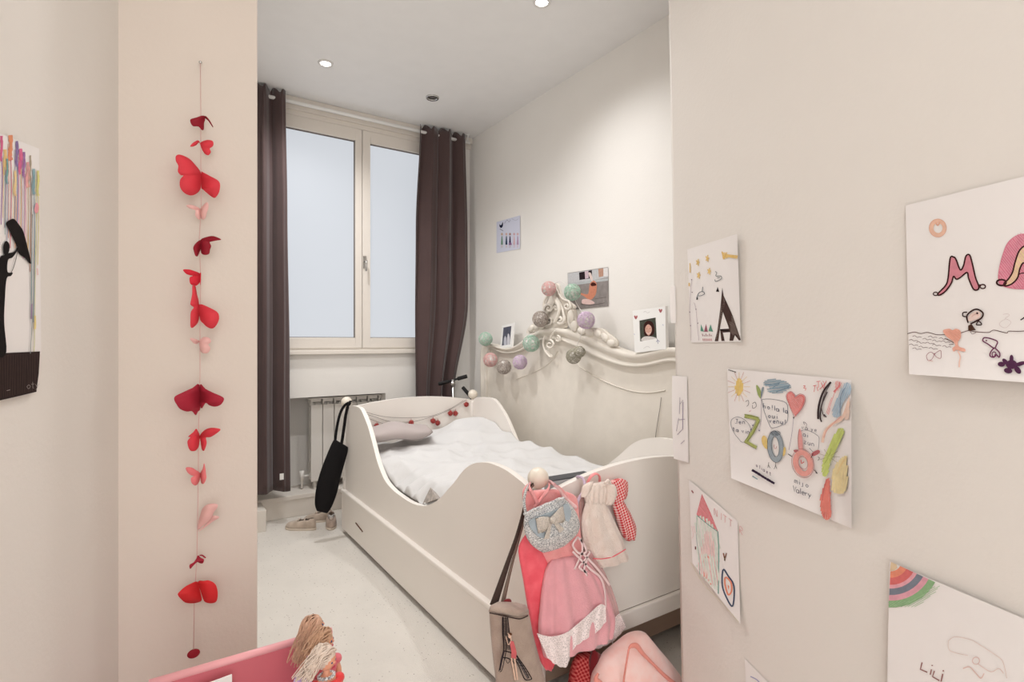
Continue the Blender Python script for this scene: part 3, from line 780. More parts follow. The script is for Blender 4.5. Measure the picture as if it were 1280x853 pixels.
# pink letter E figure
k2 = k.crop(980, 455, 8.53)
k2.line([(205, 235), (225, 235), (210, 258), (232, 262), (225, 285)], .7, RED).line([(310, 235), (345, 230)], .8, RED).line([(330, 235), (320, 300)], .7, RED).line([(350, 245), (362, 290)], .7, RED)
write(k2, 'TYX', 345, 190, 70, -.1, .7, RED, 1.0); k2.line([(395, 200), (435, 285)], .8, RED).line([(450, 195), (380, 275)], .8, RED)
k2.line([(500, 195), (430, 280), (385, 390), (365, 500), (365, 590)], 2.6, (62, 50, 52)).line([(460, 300), (405, 430), (385, 560), (400, 620)], 1.8, (70, 60, 60)).line([(490, 220), (430, 330), (400, 470), (430, 570)], 1.0, (96, 84, 84)).line([(425, 540), (450, 570)], 1.6, (80, 70, 70))
k2.hatch([(550, 190), (610, 200), (590, 260), (530, 340), (500, 440), (480, 540), (450, 510), (490, 400), (540, 290)], .8, 1.3, (226, 132, 128), 1.9).line([(590, 200), (585, 240), (530, 300)], 2.0, (210, 90, 90))
k2.hatch([(640, 215), (690, 205), (718, 260), (700, 320), (640, 400), (600, 480), (590, 560), (520, 560), (530, 440), (590, 320)], 1.4, 1.6, (150, 176, 196), 1.9).line([(660, 240), (610, 330), (600, 420), (595, 530)], .9, (90, 110, 140))
k2.line([(690, 400), (620, 580), (520, 640), (440, 720), (410, 840)], 3.4, (240, 196, 172)).line([(610, 560), (470, 690), (425, 790)], 1.2, (226, 150, 130))
k2.hatch([(690, 350), (700, 420), (690, 560), (660, 600), (640, 560), (670, 450)], 1.8, 1.9, (242, 204, 182), 1.8)
k2.line([(220, 650), (205, 620), (240, 640), (235, 680)], .5, (90, 84, 100))
write(k2, 'va ye', 190, 650, 45, .2, .5, (90, 84, 100))
k2.line([(165, 740), (195, 710), (260, 712), (350, 760), (375, 810), (350, 960), (270, 900)], .5, (80, 84, 100))
write(k2, 'ai 5', 205, 720, 50, .3, .6, (80, 84, 110)); write(k2, 'zun', 215, 800, 50, .3, .6, (80, 84, 110))
k3 = k.crop(980, 545, 6.82)
k3.hatch([(470, -60), (510, -40), (440, 130), (400, 200), (370, 330), (330, 340), (325, 240), (360, 150), (430, 0)], 2.0, 1.6, (190, 206, 90), 2.0).line([(490, 0), (410, 120), (350, 230)], 1.8, (166, 190, 64))
for an in range(9): k3.line([(385+15*math.cos(an*.7), 180+15*math.sin(an*.7)), (385+90*math.cos(an*.7), 180+75*math.sin(an*.7))], .4, (120, 110, 50))
k3.hatch([(520, 170), (535, 220), (525, 470), (420, 480), (410, 380), (430, 260)], 2.2, 2.0, (240, 216, 150), 1.7).line([(530, 180), (480, 260), (450, 330)], 2.4, (240, 206, 130))
k3.hatch([(375, 360), (390, 400), (395, 560), (400, 680), (360, 720), (320, 660), (310, 540), (335, 440)], 1.5, 1.35, (224, 100, 84), 1.7).line([(365, 370), (335, 480), (325, 600), (345, 700)], 1.6, (206, 76, 66)).line([(382, 380), (392, 520), (398, 640)], .8, (206, 76, 66))
k3.fill([(130, -60), (150, -20), (160, 110), (125, 115), (118, 20)], (220, 134, 128)).line([(130, -50), (120, 30), (128, 110)], .5, (150, 70, 70))
k3.line(ell(162, 235, 62, 92, 12, -.25), 6.6, (228, 138, 126), True).line(ell(160, 235, 92, 125, 12, -.25), .6, (180, 84, 80), True).line(ell(162, 232, 40, 55, 12, -.25), .6, (180, 84, 80), True)
k3.line([(145, 205), (150, 235), (172, 222)], 1.0, RED).fill([(80, 125), (110, 118), (130, 140), (100, 145)], (150, 60, 64)).fill([(235, 150), (290, 120), (305, 145), (250, 175)], (170, 66, 70))
k3.line([(250, 150), (230, 190)], .7, BLACK).line([(255, 290), (285, 320)], .8, BLACK).fill([(270, 300), (288, 325), (268, 318)], BLACK, False).line([(35, 155), (68, 178)], .9, BLACK).line([(290, 180), (302, 190), (290, 212)], .6, BLACK)
write(k3, 'mijo', 90, 355, 46, .35, .7, (70, 70, 90)); write(k3, 'Valery', 78, 425, 48, .35, .7, (70, 70, 90), .62)
k.crop(900, 545, 8.53)
k.line([(340, 365), (400, 400), (470, 445), (530, 480), (580, 510)], 2.8, (56, 42, 62), wob=.2).line([(345, 430), (400, 465)], 1.2, (90, 130, 140))
write(k, 'oliaet', 385, 290, 38, .55, .6, (110, 90, 110), 1.05)
k.done()

# house drawing
o, sf = paper([(861, 600), (922, 652), (925.5, 781), (865.5, 704)], NW, DR, lambda u, v: .002*(1+math.sin(5*u+v))+.008*v**4, 'small tilted drawing of a red-roofed house near the end of the right wall', group="children's drawings taped to the right hall wall")
k = Ink(sf, o).crop(860, 600, 4.49)
k.fill([(78, 80), (48, 195), (100, 240), (168, 290), (128, 190)], (224, 96, 106), False).hatch([(78, 90), (52, 190), (165, 285)], .5, 1.2, (240, 150, 152), .9, False)
k.hatch([(50, 200), (165, 290), (172, 500), (170, 620), (62, 520), (50, 350)], 2.2, 3.4, (224, 232, 218), 1.4).hatch([(95, 300), (130, 300), (160, 470), (165, 600), (70, 520), (65, 440)], 2.0, 2.4, (242, 200, 196), 1.5)
k.line([(50, 205), (48, 330), (62, 430), (66, 530)], .7, (140, 180, 170)).line([(167, 290), (172, 400), (170, 640)], 1.2, (84, 150, 136)).line([(50, 200), (110, 250), (165, 290)], .9, (84, 150, 136))
k.line([(92, 545), (92, 450), (108, 432), (125, 460), (128, 590)], 1.8, (232, 128, 104)).line([(104, 555), (104, 480), (114, 480), (116, 570)], .9, (232, 128, 104))
k.line([(197, 505), (225, 540), (258, 600), (250, 710), (215, 660), (192, 590)], 1.9, (78, 88, 112), True).line([(210, 548), (240, 575), (244, 625), (225, 645), (208, 590)], 2.0, (236, 120, 84), True).fill([(222, 590), (232, 598), (228, 620)], (236, 120, 84), False)
k.line([(198, 412), (206, 440), (216, 412)], 1.5, (120, 60, 40)).line([(206, 430), (206, 455)], 1.5, (96, 70, 40)).line([(20, 60), (30, 75)], 1.6, (140, 60, 60)).line([(42, 375), (42, 392)], 1.4, (110, 60, 60))
write(k, 'NITTER', 148, 160, 38, .62, .55, (226, 150, 150), 1.0); k.line([(20, 260), (30, 310), (22, 330)], .5, (240, 190, 190)).line([(32, 260), (40, 300)], .5, (240, 190, 190))
k.line([(15, 465), (90, 590), (180, 680), (285, 800)], .6, (214, 206, 170))
k.done()

# M A drawing at the right edge of the photo (continues beyond the frame)
o, sf = paper([(1132, 257), (1420, 186), (1432, 489), (1136.5, 468)], NW, DR, lambda u, v: .016*max(0, (v-.75)/.25)**1.5+.002*(1+math.sin(6*u)), 'big drawing with a pink letter M above a wavy sea line', group="children's drawings taped to the right hall wall", N=24)
k = Ink(sf, o).crop(1130, 250, 7.107)
k.line(ell(302, 250, 58, 62, 9), 5.0, (236, 178, 148), True).line(ell(300, 250, 76, 80, 9), .7, (224, 150, 120), True).line([(280, 200), (300, 225), (320, 195)], 2, (232, 160, 128))
MP = [(410, 520), (440, 508), (462, 530), (500, 622), (530, 580), (550, 500), (583, 490), (605, 560), (635, 690), (665, 770), (650, 800), (615, 790), (575, 700), (560, 645), (500, 690), (465, 705), (440, 680), (420, 740), (370, 810), (320, 845), (300, 835), (370, 760), (392, 690)]
k.fill(MP, (210, 108, 124), False).line(MP, 1.9, (66, 36, 36), True)
k.line(ell(280, 835, 20, 15, 8), 1.3, (66, 36, 36), True).line(ell(700, 770, 24, 18, 8), 1.5, (66, 36, 36), True).line([(655, 760), (680, 755)], 1.5, (66, 36, 36))
k.fill([(835, 700), (845, 600), (880, 470), (920, 380), (990, 320), (1070, 300), (1200, 320), (1250, 500), (1260, 780), (1100, 795), (960, 790), (860, 760)], (216, 98, 124)).hatch([(850, 690), (890, 470), (960, 350), (1060, 320), (1050, 780)], .7, 2.6, (232, 150, 165), .9)
AP = [(1070, 410), (1020, 460), (985, 560), (965, 640), (930, 700), (890, 740), (900, 765), (960, 745), (1010, 690), (1030, 610), (1065, 560), (1110, 640), (1130, 760), (1180, 760), (1140, 560), (1105, 430)]
k.fill(AP, (236, 206, 138), False).line(AP, 2.0, (66, 36, 36), True).line(ell(865, 735, 42, 26, 9), 2.2, (66, 36, 36), True).line([(1010, 665), (1060, 650), (1110, 670)], 1.3, (66, 36, 36))
k.crop(1130, 370, 7.107)
BR_ = (88, 48, 44)
k.line([(30, 338), (90, 322), (150, 335), (210, 325), (290, 345), (360, 345), (480, 335), (560, 312), (590, 310), (640, 320), (750, 325), (800, 305), (910, 330), (930, 315), (1020, 316), (1100, 312), (1250, 320), (1500, 310)], .8, BR_)
for x, y in ((75, 362), (45, 395), (45, 435), (75, 470), (165, 385), (215, 365), (110, 415), (190, 420), (250, 400), (310, 380), (330, 408), (250, 438), (130, 455), (220, 468), (340, 450)):
    k.line([(x, y), (x+22, y-8), (x+40, y+6), (x+62, y+2), (x+80, y+6)], .5, (96, 60, 60))
k.line([(360, 378), (410, 400), (440, 418)], .9, BR_).line([(400, 435), (440, 430)], .8, BR_)
k.fill([(345, 310), (400, 292), (430, 305), (460, 292), (500, 310), (505, 370), (480, 410), (488, 450), (540, 470), (542, 495), (500, 490), (470, 480), (440, 495), (430, 465), (455, 440), (430, 400), (380, 365)], (240, 160, 134)).line([(478, 490), (500, 540), (492, 590), (490, 635)], 1.6, (242, 190, 168)).hatch([(360, 320), (490, 310), (490, 400), (420, 390)], .6, 1.7, (228, 132, 104), .7)
k.line([(570, 240), (558, 180), (600, 135), (650, 120), (700, 150), (690, 195), (640, 225), (590, 250)], 2.0, (62, 40, 38), False).line([(560, 145), (525, 150), (525, 180), (560, 185)], 1.5, (62, 40, 38)).line([(650, 240), (665, 225), (690, 255), (645, 258)], 1.4, (62, 40, 38), True)
k.fill([(575, 225), (572, 185), (610, 148), (650, 135), (680, 155), (675, 190), (630, 215)], (238, 204, 192)).fill(ell(650, 155, 10, 9, 6), (50, 40, 40)).line([(600, 185), (640, 160), (660, 180)], .7, (220, 150, 140))
k.fill([(570, 310), (570, 265), (600, 250), (638, 305)], (78, 52, 40), False).line([(590, 315), (605, 340), (640, 325)], .5, BR_)
k.line([(210, 570), (200, 530), (235, 500), (265, 520), (250, 560), (225, 575)], .7, (150, 90, 96), True).line([(265, 520), (320, 485), (330, 510), (325, 555), (290, 545), (265, 515)], .7, (150, 90, 96)).line([(215, 575), (255, 580)], .6, (220, 150, 140)).fill(ell(272, 515, 6, 6, 5), (90, 50, 60))
k.line([(880, 165), (920, 160), (935, 175), (900, 200), (930, 215), (950, 240), (900, 285), (850, 260), (860, 230), (905, 205)], .35, (196, 170, 170))
PU = (110, 48, 84)
k.line([(700, 390), (715, 372), (770, 380), (828, 405), (820, 440), (800, 465), (740, 425), (705, 405)], 1.5, PU, True).line([(800, 465), (770, 500), (765, 535), (800, 545), (815, 520), (845, 545), (850, 510), (820, 475)], 1.6, PU, True).line(ell(800, 520, 18, 22, 7), 1.2, PU, True).fill(ell(732, 398, 7, 7, 5), PU)
S_ = (84, 48, 76)
for cx_, cy_, a, b, r_ in ((955, 610, 50, 40, 0), (955, 560, 18, 36, 0), (900, 585, 34, 18, .8), (865, 608, 32, 22, .1), (925, 665, 38, 24, .2), (1010, 660, 38, 24, .9), (1030, 605, 55, 18, -.3)): k.fill(ell(cx_, cy_, a, b, 10, r_), S_)
k.line([(1035, 215), (1066, 195), (1110, 160)], 1.6, BLACK)
k.done()

# LILI drawing, lower right edge
o, sf = paper([(1112, 702.5), (1370, 812), (1385, 1075), (1107, 965)], NW, DR, lambda u, v: .004*math.sin(4*u+3*v)+.006, 'white drawing with a rainbow corner and the letters LILI', group="children's drawings taped to the right hall wall", N=22)
k = Ink(sf, o).crop(1080, 680, 4.93)
cxx, cyy = 166, 112
def band(r0, r1, c):
    pts = []
    for i in range(9):
        a = 1.62-(1.62-.46)*i/8; pts.append((cxx+r1*math.cos(a)*1.08, cyy+r1*math.sin(a)))
    for i in range(9):
        a = .46+(1.62-.46)*i/8; pts.append((cxx+r0*math.cos(a)*1.08, cyy+r0*math.sin(a)))
    pts = [(max(x, 166-(y-112)*.055), y) for x, y in pts]
    k.fill(pts, c, False)
k.fill([(cxx, cyy), (200, 128), (205, 150), (185, 165), (160, 168)], (222, 188, 142), False)
band(58, 98, (236, 120, 84)); band(98, 142, (214, 74, 72)); band(142, 165, (232, 148, 160)); band(165, 205, (92, 100, 116)); band(205, 240, (224, 142, 158)); band(240, 282, (116, 166, 104))
k.hatch([(150, 360), (300, 350), (420, 270), (470, 255), (440, 300), (330, 390), (150, 390)], .6, 2.0, (146, 190, 134), -.5, False)
DRD = (132, 70, 66)
k.line([(358, 732), (347, 775), (390, 793)], 1.6, DRD, sm=False).line([(416, 775), (408, 808)], 1.6, DRD).line([(420, 748), (420, 754)], 1.8, DRD).line([(434, 785), (422, 820), (465, 845)], 1.6, DRD, sm=False).line([(485, 803), (475, 850)], 1.7, DRD).line([(488, 780), (489, 788)], 1.8, DRD)
FNT = (228, 204, 194)
k.line([(520, 600), (560, 575), (650, 590), (700, 615), (830, 700), (860, 740), (880, 830)], .8, FNT).line([(520, 600), (530, 660), (640, 690)], .8, FNT).line(ell(690, 722, 22, 22, 8), .9, (226, 180, 170), True).line([(610, 770), (650, 760), (690, 800), (720, 830), (740, 800)], 1.2, (230, 188, 174)).line([(700, 740), (780, 790), (830, 770), (860, 800)], .9, (230, 196, 184))
k.done()
# sheet showing only its tip at the bottom edge
o, sf = paper([(931, 824), (985, 878), (990, 1010), (935, 940)], NW, DR, None, 'white sheet on the right hall wall, only its top tip in view', group="children's drawings taped to the right hall wall", N=6)
k = Ink(sf, o); k.line([(938, 846), (948, 852), (956, 866)], 1.2, (150, 150, 200)).done()
# two sheets on the rounded end of the partition
ME = M_paper
E1 = PX(846, 374, 1.4)
def edge_sheet(y0, y1, w_out, w_in, label, marks):
    pts = []; NZ = 14; NS = 10
    zt = onp(848, y0, NW, DR).z; zb = onp(848, y1, NW, DR).z; rows = []
    for j in range(NZ+1):
        t = j/NZ; z = zt+(zb-zt)*t; e = edge_at(z); e.z = z; r = []
        for i in range(NS+1):
            s_ = -w_in+(w_out+w_in)*i/NS*(1)   # metres along the wall past its end
            bulge = math.sin(PI*t)*.5+.5
            c = e+DIR*s_-NW*(.003+(.012*max(0, (s_+w_in)/(w_out+w_in))**2)*(.4+bulge*.6))
            r.append(c)
        rows.append(r)
    o = MB().rings(rows, False).build('childs_drawing', ME)
    tag(o, label, 'drawing', "children's drawings taped to the right hall wall")
    mk = MB()
    for (u0, v0, u1, v1, w) in marks:
        pt = []
        for q in range(7):
            u = u0+(u1-u0)*q/6; v = v0+(v1-v0)*q/6
            i = min(NS-1, int(u*NS)); j = min(NZ-1, int(v*NZ)); fu = u*NS-i; fv = v*NZ-j
            pt.append((rows[j][i]*(1-fu)+rows[j][i+1]*fu)*(1-fv)+(rows[j+1][i]*(1-fu)+rows[j+1][i+1]*fu)*fv-NW*.0012)
        mk.tube(pt, w, 4)
    if marks: append(o, mk, ink_mat((120, 104, 130)))
edge_sheet(357, 404, .004, .010, 'narrow curled sheet seen edge-on at the right wall end, level with the heart photo frame', [])
edge_sheet(470, 574, .004, .062, 'scribbled curled sheet on the right wall end, left of the sheet with Z O', [(.3, .3, .36, .62, .0012), (.2, .5, .6, .52, .0007), (.35, .62, .7, .7, .0008), (.5, .25, .55, .45, .0007), (.25, .75, .5, .8, .0007), (.6, .5, .75, .66, .0006), (.3, .28, .5, .33, .0006)])

# painting on the left hall wall: silhouette with umbrella under colour drips
def loff(u, v): return .003
o, sf = paper([(-120, 120), (49, 186), (51.5, 443), (-120, 462)], NW, DL, loff, 'painting of a black figure with an umbrella under coloured drips', name='painting', cat='painting', N=14)
k = Ink(sf, o).crop(0, 150, 4.74)
drips = [(8, 95, 10, (214, 70, 120), 620, (150, 90, 160)), (30, 175, 12, (238, 190, 110), 640, (200, 130, 170)), (62, 90, 14, (226, 120, 70), 760, (210, 90, 110)), (100, 125, 10, (110, 80, 140), 700, (120, 110, 170)), (122, 170, 13, (214, 70, 120), 760, (236, 190, 120)),
         (142, 190, 8, (140, 80, 150), 820, (190, 110, 160)), (165, 250, 11, (236, 150, 150), 800, (240, 190, 110)), (180, 210, 5, (160, 140, 110), 900, (180, 120, 90)), (200, 290, 9, (110, 150, 160), 1200, (110, 140, 160)), (225, 300, 8, (214, 206, 110), 860, (220, 206, 130)), (42, 230, 7, (90, 150, 150), 740, (150, 150, 180)), (90, 300, 8, (240, 200, 130), 760, (236, 170, 120))]
for x, y, w, c, yb, c2 in drips:
    k.line([(x, y), (x+3, y+60), (x-2, y+120), (x+4, y+150)], w*.34, c, wob=.25)
    k.line([(x+3, y+120), (x+6, y+(yb-y)*.5), (x-4+3, yb)], .9, c2)
    k.line([(x-14, y+50), (x-9, y+(yb-y)*.4), (x-12, yb-60)], .6, c)
k.fill([(215, 490), (230, 510), (226, 545), (212, 555), (204, 530)], (236, 140, 150)).line([(218, 550), (212, 760), (208, 950), (205, 1300), (200, 1385)], .8, (190, 186, 110)).line([(192, 560), (186, 1000), (190, 1200), (180, 1385)], .8, (110, 120, 120)).line([(207, 1160), (209, 1210), (207, 1240)], 2.2, (232, 204, 110)).line([(188, 1090), (186, 1180)], 1.6, (120, 90, 130))
k.line([(222, 880), (224, 920)], .7, (226, 120, 110))
K = (30, 25, 25)
k.fill([(-120, 1380), (20, 1382), (237, 1372), (230, 1500), (216, 1612), (100, 1640), (-120, 1690)], (52, 40, 38), False)
k.hatch([(-100, 1400), (230, 1385), (215, 1600), (-100, 1670)], .5, 3.1, (74, 58, 54), 1.57, False)
write(k, 'doty', 135, 1555, 42, -.1, .4, (150, 130, 124), .6); k.line([(40, 1605), (60, 1600)], .5, (180, 160, 150))
k.fill([(35, 615), (60, 592), (85, 588), (120, 630), (140, 665), (160, 740), (184, 840), (175, 850), (150, 820), (110, 790), (102, 755), (60, 665)], K).line([(105, 720), (100, 800), (78, 880), (60, 915)], .7, K)
k.fill([(20, 745), (35, 718), (55, 735), (55, 775), (40, 800), (22, 790)], K)
k.fill([(-5, 830), (25, 800), (48, 790), (85, 780), (105, 750), (102, 775), (75, 815), (48, 830), (45, 900), (75, 905), (65, 925), (40, 940), (30, 1050), (25, 1200), (38, 1375), (-10, 1375), (-5, 1000)], K)
k.done('paint_mark')

# ------------------------------------------------------------------ small prints and frames in the bedroom
o, sf = paper([(620.7, 277.6), (650, 269.4), (650, 311), (620.7, 316.6)], (1, 0, 0), XW, lambda u, v: .004*u**3, 'small drawing of a row of tiny figures high on the bedroom wall', N=8, m=mat('bluish_paper', (214, 216, 232), .8))
k = Ink(sf, o).crop(610, 260, 12.18)
k.fill([(175, 250), (200, 262), (225, 215), (228, 270), (205, 305), (178, 290)], (30, 32, 60)).line([(180, 320), (230, 350)], .5, BLACK).line([(250, 240), (290, 185), (320, 215), (340, 180)], .4, (100, 100, 130)).line([(360, 165), (420, 190), (460, 165)], .35, (150, 150, 170))
for x, c1, c2 in ((212, (196, 160, 130), (70, 120, 90)), (280, (216, 170, 160), (50, 70, 100)), (335, (160, 110, 100), (50, 40, 80)), (398, (210, 160, 170), (216, 170, 180)), (452, (216, 170, 170), (170, 130, 170))):
    k.fill(ell(x, 400, 16, 20, 7), c1).fill([(x-6, 430), (x+6, 430), (x+16, 560), (x-16, 560)], c2, False).line([(x-8, 560), (x-8, 610)], .4, c1).line([(x+8, 560), (x+8, 605)], .4, c1)
k.fill([(320, 530), (355, 530), (362, 565), (314, 565)], (110, 60, 120), False).done()
o, sf = paper([(709.5, 341.5), (760, 334), (760.7, 382.7), (710.3, 387.5)], (1, 0, 0), XW, lambda u, v: .002, 'colour photo print of a child in water, taped above the carved crest', name='photo_print', cat='photo', N=6, m=mat('photo_grey_water', (150, 142, 138), .35, .5, 0, 1, .25, 30))
k = Ink(sf, o).crop(690, 310, 5.018)
k.fill([(99, 161), (352, 123), (353, 185), (240, 205), (100, 222)], (186, 186, 188), False).fill([(170, 155), (250, 140), (252, 190), (172, 202)], (44, 34, 38), False).fill([(205, 148), (228, 144), (230, 190), (208, 195)], (200, 170, 180), False).fill([(290, 132), (322, 128), (322, 178), (294, 184)], (176, 120, 92), False).fill([(322, 128), (351, 124), (352, 176), (324, 180)], (226, 220, 216), False)
k.fill([(100, 222), (353, 190), (353, 205), (100, 240)], (170, 176, 176), False)
k.fill([(238, 225), (262, 205), (280, 228), (276, 285), (255, 318), (232, 325), (195, 300), (160, 285), (162, 275), (205, 290), (228, 285)], (204, 108, 72)).fill([(242, 228), (256, 216), (274, 224), (276, 236), (250, 240)], (70, 34, 28)).fill([(228, 160), (244, 158), (256, 200), (248, 210)], (226, 200, 190)).fill([(190, 325), (230, 322), (268, 345), (240, 355), (192, 352)], (232, 190, 180))
k.line([(180, 352), (250, 358), (330, 345)], .7, (110, 100, 96)).line([(270, 320), (340, 310)], .5, (110, 100, 96)).done('printed_shape')

def frame(name, front, inner, X, th, label, pic, m=M_white, lean=.03):
    """front, inner: TL TR BR BL in px; the frame leans back against the wall"""
    zt = PX(*front[0], X).z; zb = PX(*front[3], X).z
    def P(x, y, back=0):
        z = PX(x, y, X).z; XX = X
        for _ in range(4):
            z = PX(x, y, XX).z; XX = X+lean*(z-zb)/(zt-zb)
        return PX(x, y, XX)+Vector((back, 0, 0))
    mb_ = MB()
    F = [P(*p) for p in front]; I = [P(*p) for p in inner]
    Fb = [p+Vector((th, 0, .002)) for p in F]; Ib = [p+Vector((.004, 0, 0)) for p in I]
    for a_, b_ in ((F, I), (F, Fb), (I, Ib)):
        for i in range(4):
            j = (i+1) % 4; mb_.add([a_[i], a_[j], b_[j], b_[i]], [(0, 1, 2, 3)], False)
    mb_.add(Fb, [(0, 1, 2, 3)], False)
    t_ = thing(name, (F[3]+F[2]+Fb[2]+Fb[3])/4, label, 'photo frame')
    s_fr = mb_.build('frame', m, t_); t_['fr'] = 1; globals()['LASTF'] = s_fr; del t_['fr']
    p_ = MB().add(Ib, [(0, 1, 2, 3)], False).build('picture', pic, t_)
    return t_, P, p_
pm = mat('dark_foliage_photo', (70, 74, 60), .4, .4, 0, 1, .5, 60)
t, P, pc_ = frame('framed_photo', [(790.6, 388.7), (831.5, 383.2), (832.5, 437), (793.6, 441)], [(799, 401), (819.5, 397), (821, 423.6), (800, 427)], 2.06, .02, 'white photo frame with red hearts standing at the right on the carved headboard', pm)
class FS:  # draw on the leaning frame
    def pos(s, x, y, e=0): return P(x, y, -e-s.z)
    z = 0
fs = FS(); k = Ink(fs, LASTF).crop(690, 310, 5.018)
for x, y in ((526, 437), (681, 396)): k.fill([(x, y+12), (x-11, y-6), (x-5, y-13), (x, y-6), (x+6, y-13), (x+11, y-5)], (160, 60, 62))
k.line([(655, 590), (665, 580), (675, 590)], .6, (110, 110, 150)).line([(660, 570), (666, 602)], .6, (110, 110, 150)).line([(575, 405), (585, 398), (600, 408), (615, 400)], .4, (190, 184, 180)).line([(575, 630), (600, 618), (615, 628)], .4, (190, 184, 180)).line([(694, 480), (700, 488)], .8, (170, 170, 200)).line([(515, 540), (520, 545)], .8, (170, 170, 200)).done('painted_heart')
fs.z = -.0036; k = Ink(fs, pc_).crop(690, 310, 5.018)
k.fill([(572, 495), (585, 465), (610, 458), (632, 475), (640, 520), (625, 550), (580, 550)], (60, 34, 30)).fill([(583, 500), (600, 480), (620, 495), (622, 525), (605, 550), (585, 530)], (200, 140, 116)).fill([(560, 583), (570, 560), (600, 555), (635, 560), (650, 572)], (206, 196, 190)).line([(590, 532), (603, 538), (616, 530)], .5, (240, 230, 226)).line([(588, 508), (596, 506)], .4, (60, 34, 30)).line([(608, 506), (616, 506)], .4, (60, 34, 30)).done('printed_shape')
pm2 = mat('grey_portrait_photo', (92, 94, 108), .4, .4, 0, 1, .4, 60)
t, P, pc_ = frame('framed_photo', [(627.5, 407.2), (642, 404), (640, 434), (625, 436)], [(628.8, 409.8), (639.2, 407.6), (637.4, 430.8), (626.8, 432.4)], 2.07, .012, 'small white photo frame with a blue-grey picture, standing at the left on the carved headboard', pm2)
fs = FS(); fs.z = -.0036; k = Ink(fs, pc_)
k.fill([(629.5, 432), (629.5, 424), (631, 420), (632.5, 424), (632.5, 432)], (176, 176, 186)).fill([(633.5, 431.5), (633.5, 422), (635, 417), (636.8, 422), (636.5, 431)], (196, 194, 200)).done('printed_shape')

# ------------------------------------------------------------------ soft shapes: flattened, pleated rings between a left and a right outline
def drape(rows, Y, th, folds=0, amp=0, n=48, cap0=True, cap1=True, sub=3, ph=0, tw=0, front=0):
    """rows: (xl, yl, xr, yr) photo outline at depth Y; th thickness (number or list)"""
    R = catmull([Vector((a, b, 0)) for a, b, c, d in rows], sub); Q = catmull([Vector((c, d, 0)) for a, b, c, d in rows], sub)
    out = []
    for j, (a, b) in enumerate(zip(R, Q)):
        v = j/(len(R)-1)
        L = PY(a.x, a.y, Y); Rr = PY(b.x, b.y, Y); c = (L+Rr)/2; h = (Rr-L)/2
        t = th
        if isinstance(th, (list, tuple)):
            k = v*(len(th)-1); i = min(len(th)-2, int(k)); t = th[i]+(th[i+1]-th[i])*(k-i)
        am = amp*min(1, v*2.2+.15) if not isinstance(amp, (list, tuple)) else amp[0]+(amp[1]-amp[0])*v
        ring = []
        for i in range(n):
            an = 2*PI*i/n
            ca, sa = math.cos(an), math.sin(an)
            ca = math.copysign(abs(ca)**.85, ca)
            pl = am*math.sin(folds*an+ph+tw*v) if folds else 0
            p = c+h*ca+Vector((0, -1, 0))*(sa*(t+pl))-Vector((0, front*v, 0))
            ring.append(p)
        out.append(ring)
    return MB().rings(out, True, cap0, cap1)
def ribbon3(pts, w, Y=None, th=.0015, m=None):
    """a flat strap: pts in px at depth Y or Vectors, w half width (number or list)"""
    P = [p if isinstance(p, Vector) else PY(p[0], p[1], p[2] if len(p) > 2 else Y) for p in pts]
    P = catmull(P, 5); N = len(P); rws = []
    for i, p in enumerate(P):
        t = (P[min(i+1, N-1)]-P[max(i-1, 0)]).normalized()
        s_ = t.cross(Vector((0, 1, 0)))
        s_ = s_.normalized() if s_.length > 1e-4 else Vector((1, 0, 0))
        if isinstance(w, (list, tuple)):
            k = i/(N-1)*(len(w)-1); a = min(len(w)-2, int(k)); ww = w[a]+(w[a+1]-w[a])*(k-a)
        else: ww = w
        nn = Vector((0, th, 0))
        rws.append([p-s_*ww-nn, p+s_*ww-nn, p+s_*ww+nn, p-s_*ww+nn])
    return MB().rings(rws, True, True, True)
def fabric(name, c, c2=None, **k): return mat(name, c, k.pop('rough', .85), .15, k.pop('bump', .25), k.pop('bscale', 180), k.pop('var', .08), k.pop('vscale', 25), sheen=.3, var2=c2)
def weave(name, c1, c2, scale, gingham=True):
    """checked cloth"""
    m = mat(name, c1, .85, .15, .1, 200, .02)
    nt = m.node_tree; b = nt.nodes['Principled BSDF']
    tc = nt.nodes.new('ShaderNodeTexCoord'); mp = nt.nodes.new('ShaderNodeMapping'); mp.inputs['Rotation'].default_value = (0, .35, 0); mp.inputs['Scale'].default_value = (scale, scale*.6, scale)
    nt.links.new(tc.outputs['Object'], mp.inputs[0])
    sx = nt.nodes.new('ShaderNodeSeparateXYZ'); nt.links.new(mp.outputs[0], sx.inputs[0])
    outs = []
    for a in (0, 2):
        f = nt.nodes.new('ShaderNodeMath'); f.operation = 'FRACT'; nt.links.new(sx.outputs[a], f.inputs[0])
        g = nt.nodes.new('ShaderNodeMath'); g.operation = 'LESS_THAN'; g.inputs[1].default_value = .45; nt.links.new(f.outputs[0], g.inputs[0]); outs.append(g)
    ad = nt.nodes.new('ShaderNodeMath'); ad.operation = 'ADD'; nt.links.new(outs[0].outputs[0], ad.inputs[0]); nt.links.new(outs[1].outputs[0], ad.inputs[1])
    mx = nt.nodes.new('ShaderNodeMix'); mx.data_type = 'RGBA'; hf = nt.nodes.new('ShaderNodeMath'); hf.operation = 'MULTIPLY'; hf.inputs[1].default_value = .45; nt.links.new(ad.outputs[0], hf.inputs[0]); nt.links.new(hf.outputs[0], mx.inputs[0])
    mx.inputs[6].default_value = (*lin(c1), 1); mx.inputs[7].default_value = (*lin(c2), 1); nt.links.new(mx.outputs[2], b.inputs['Base Color'])
    return m
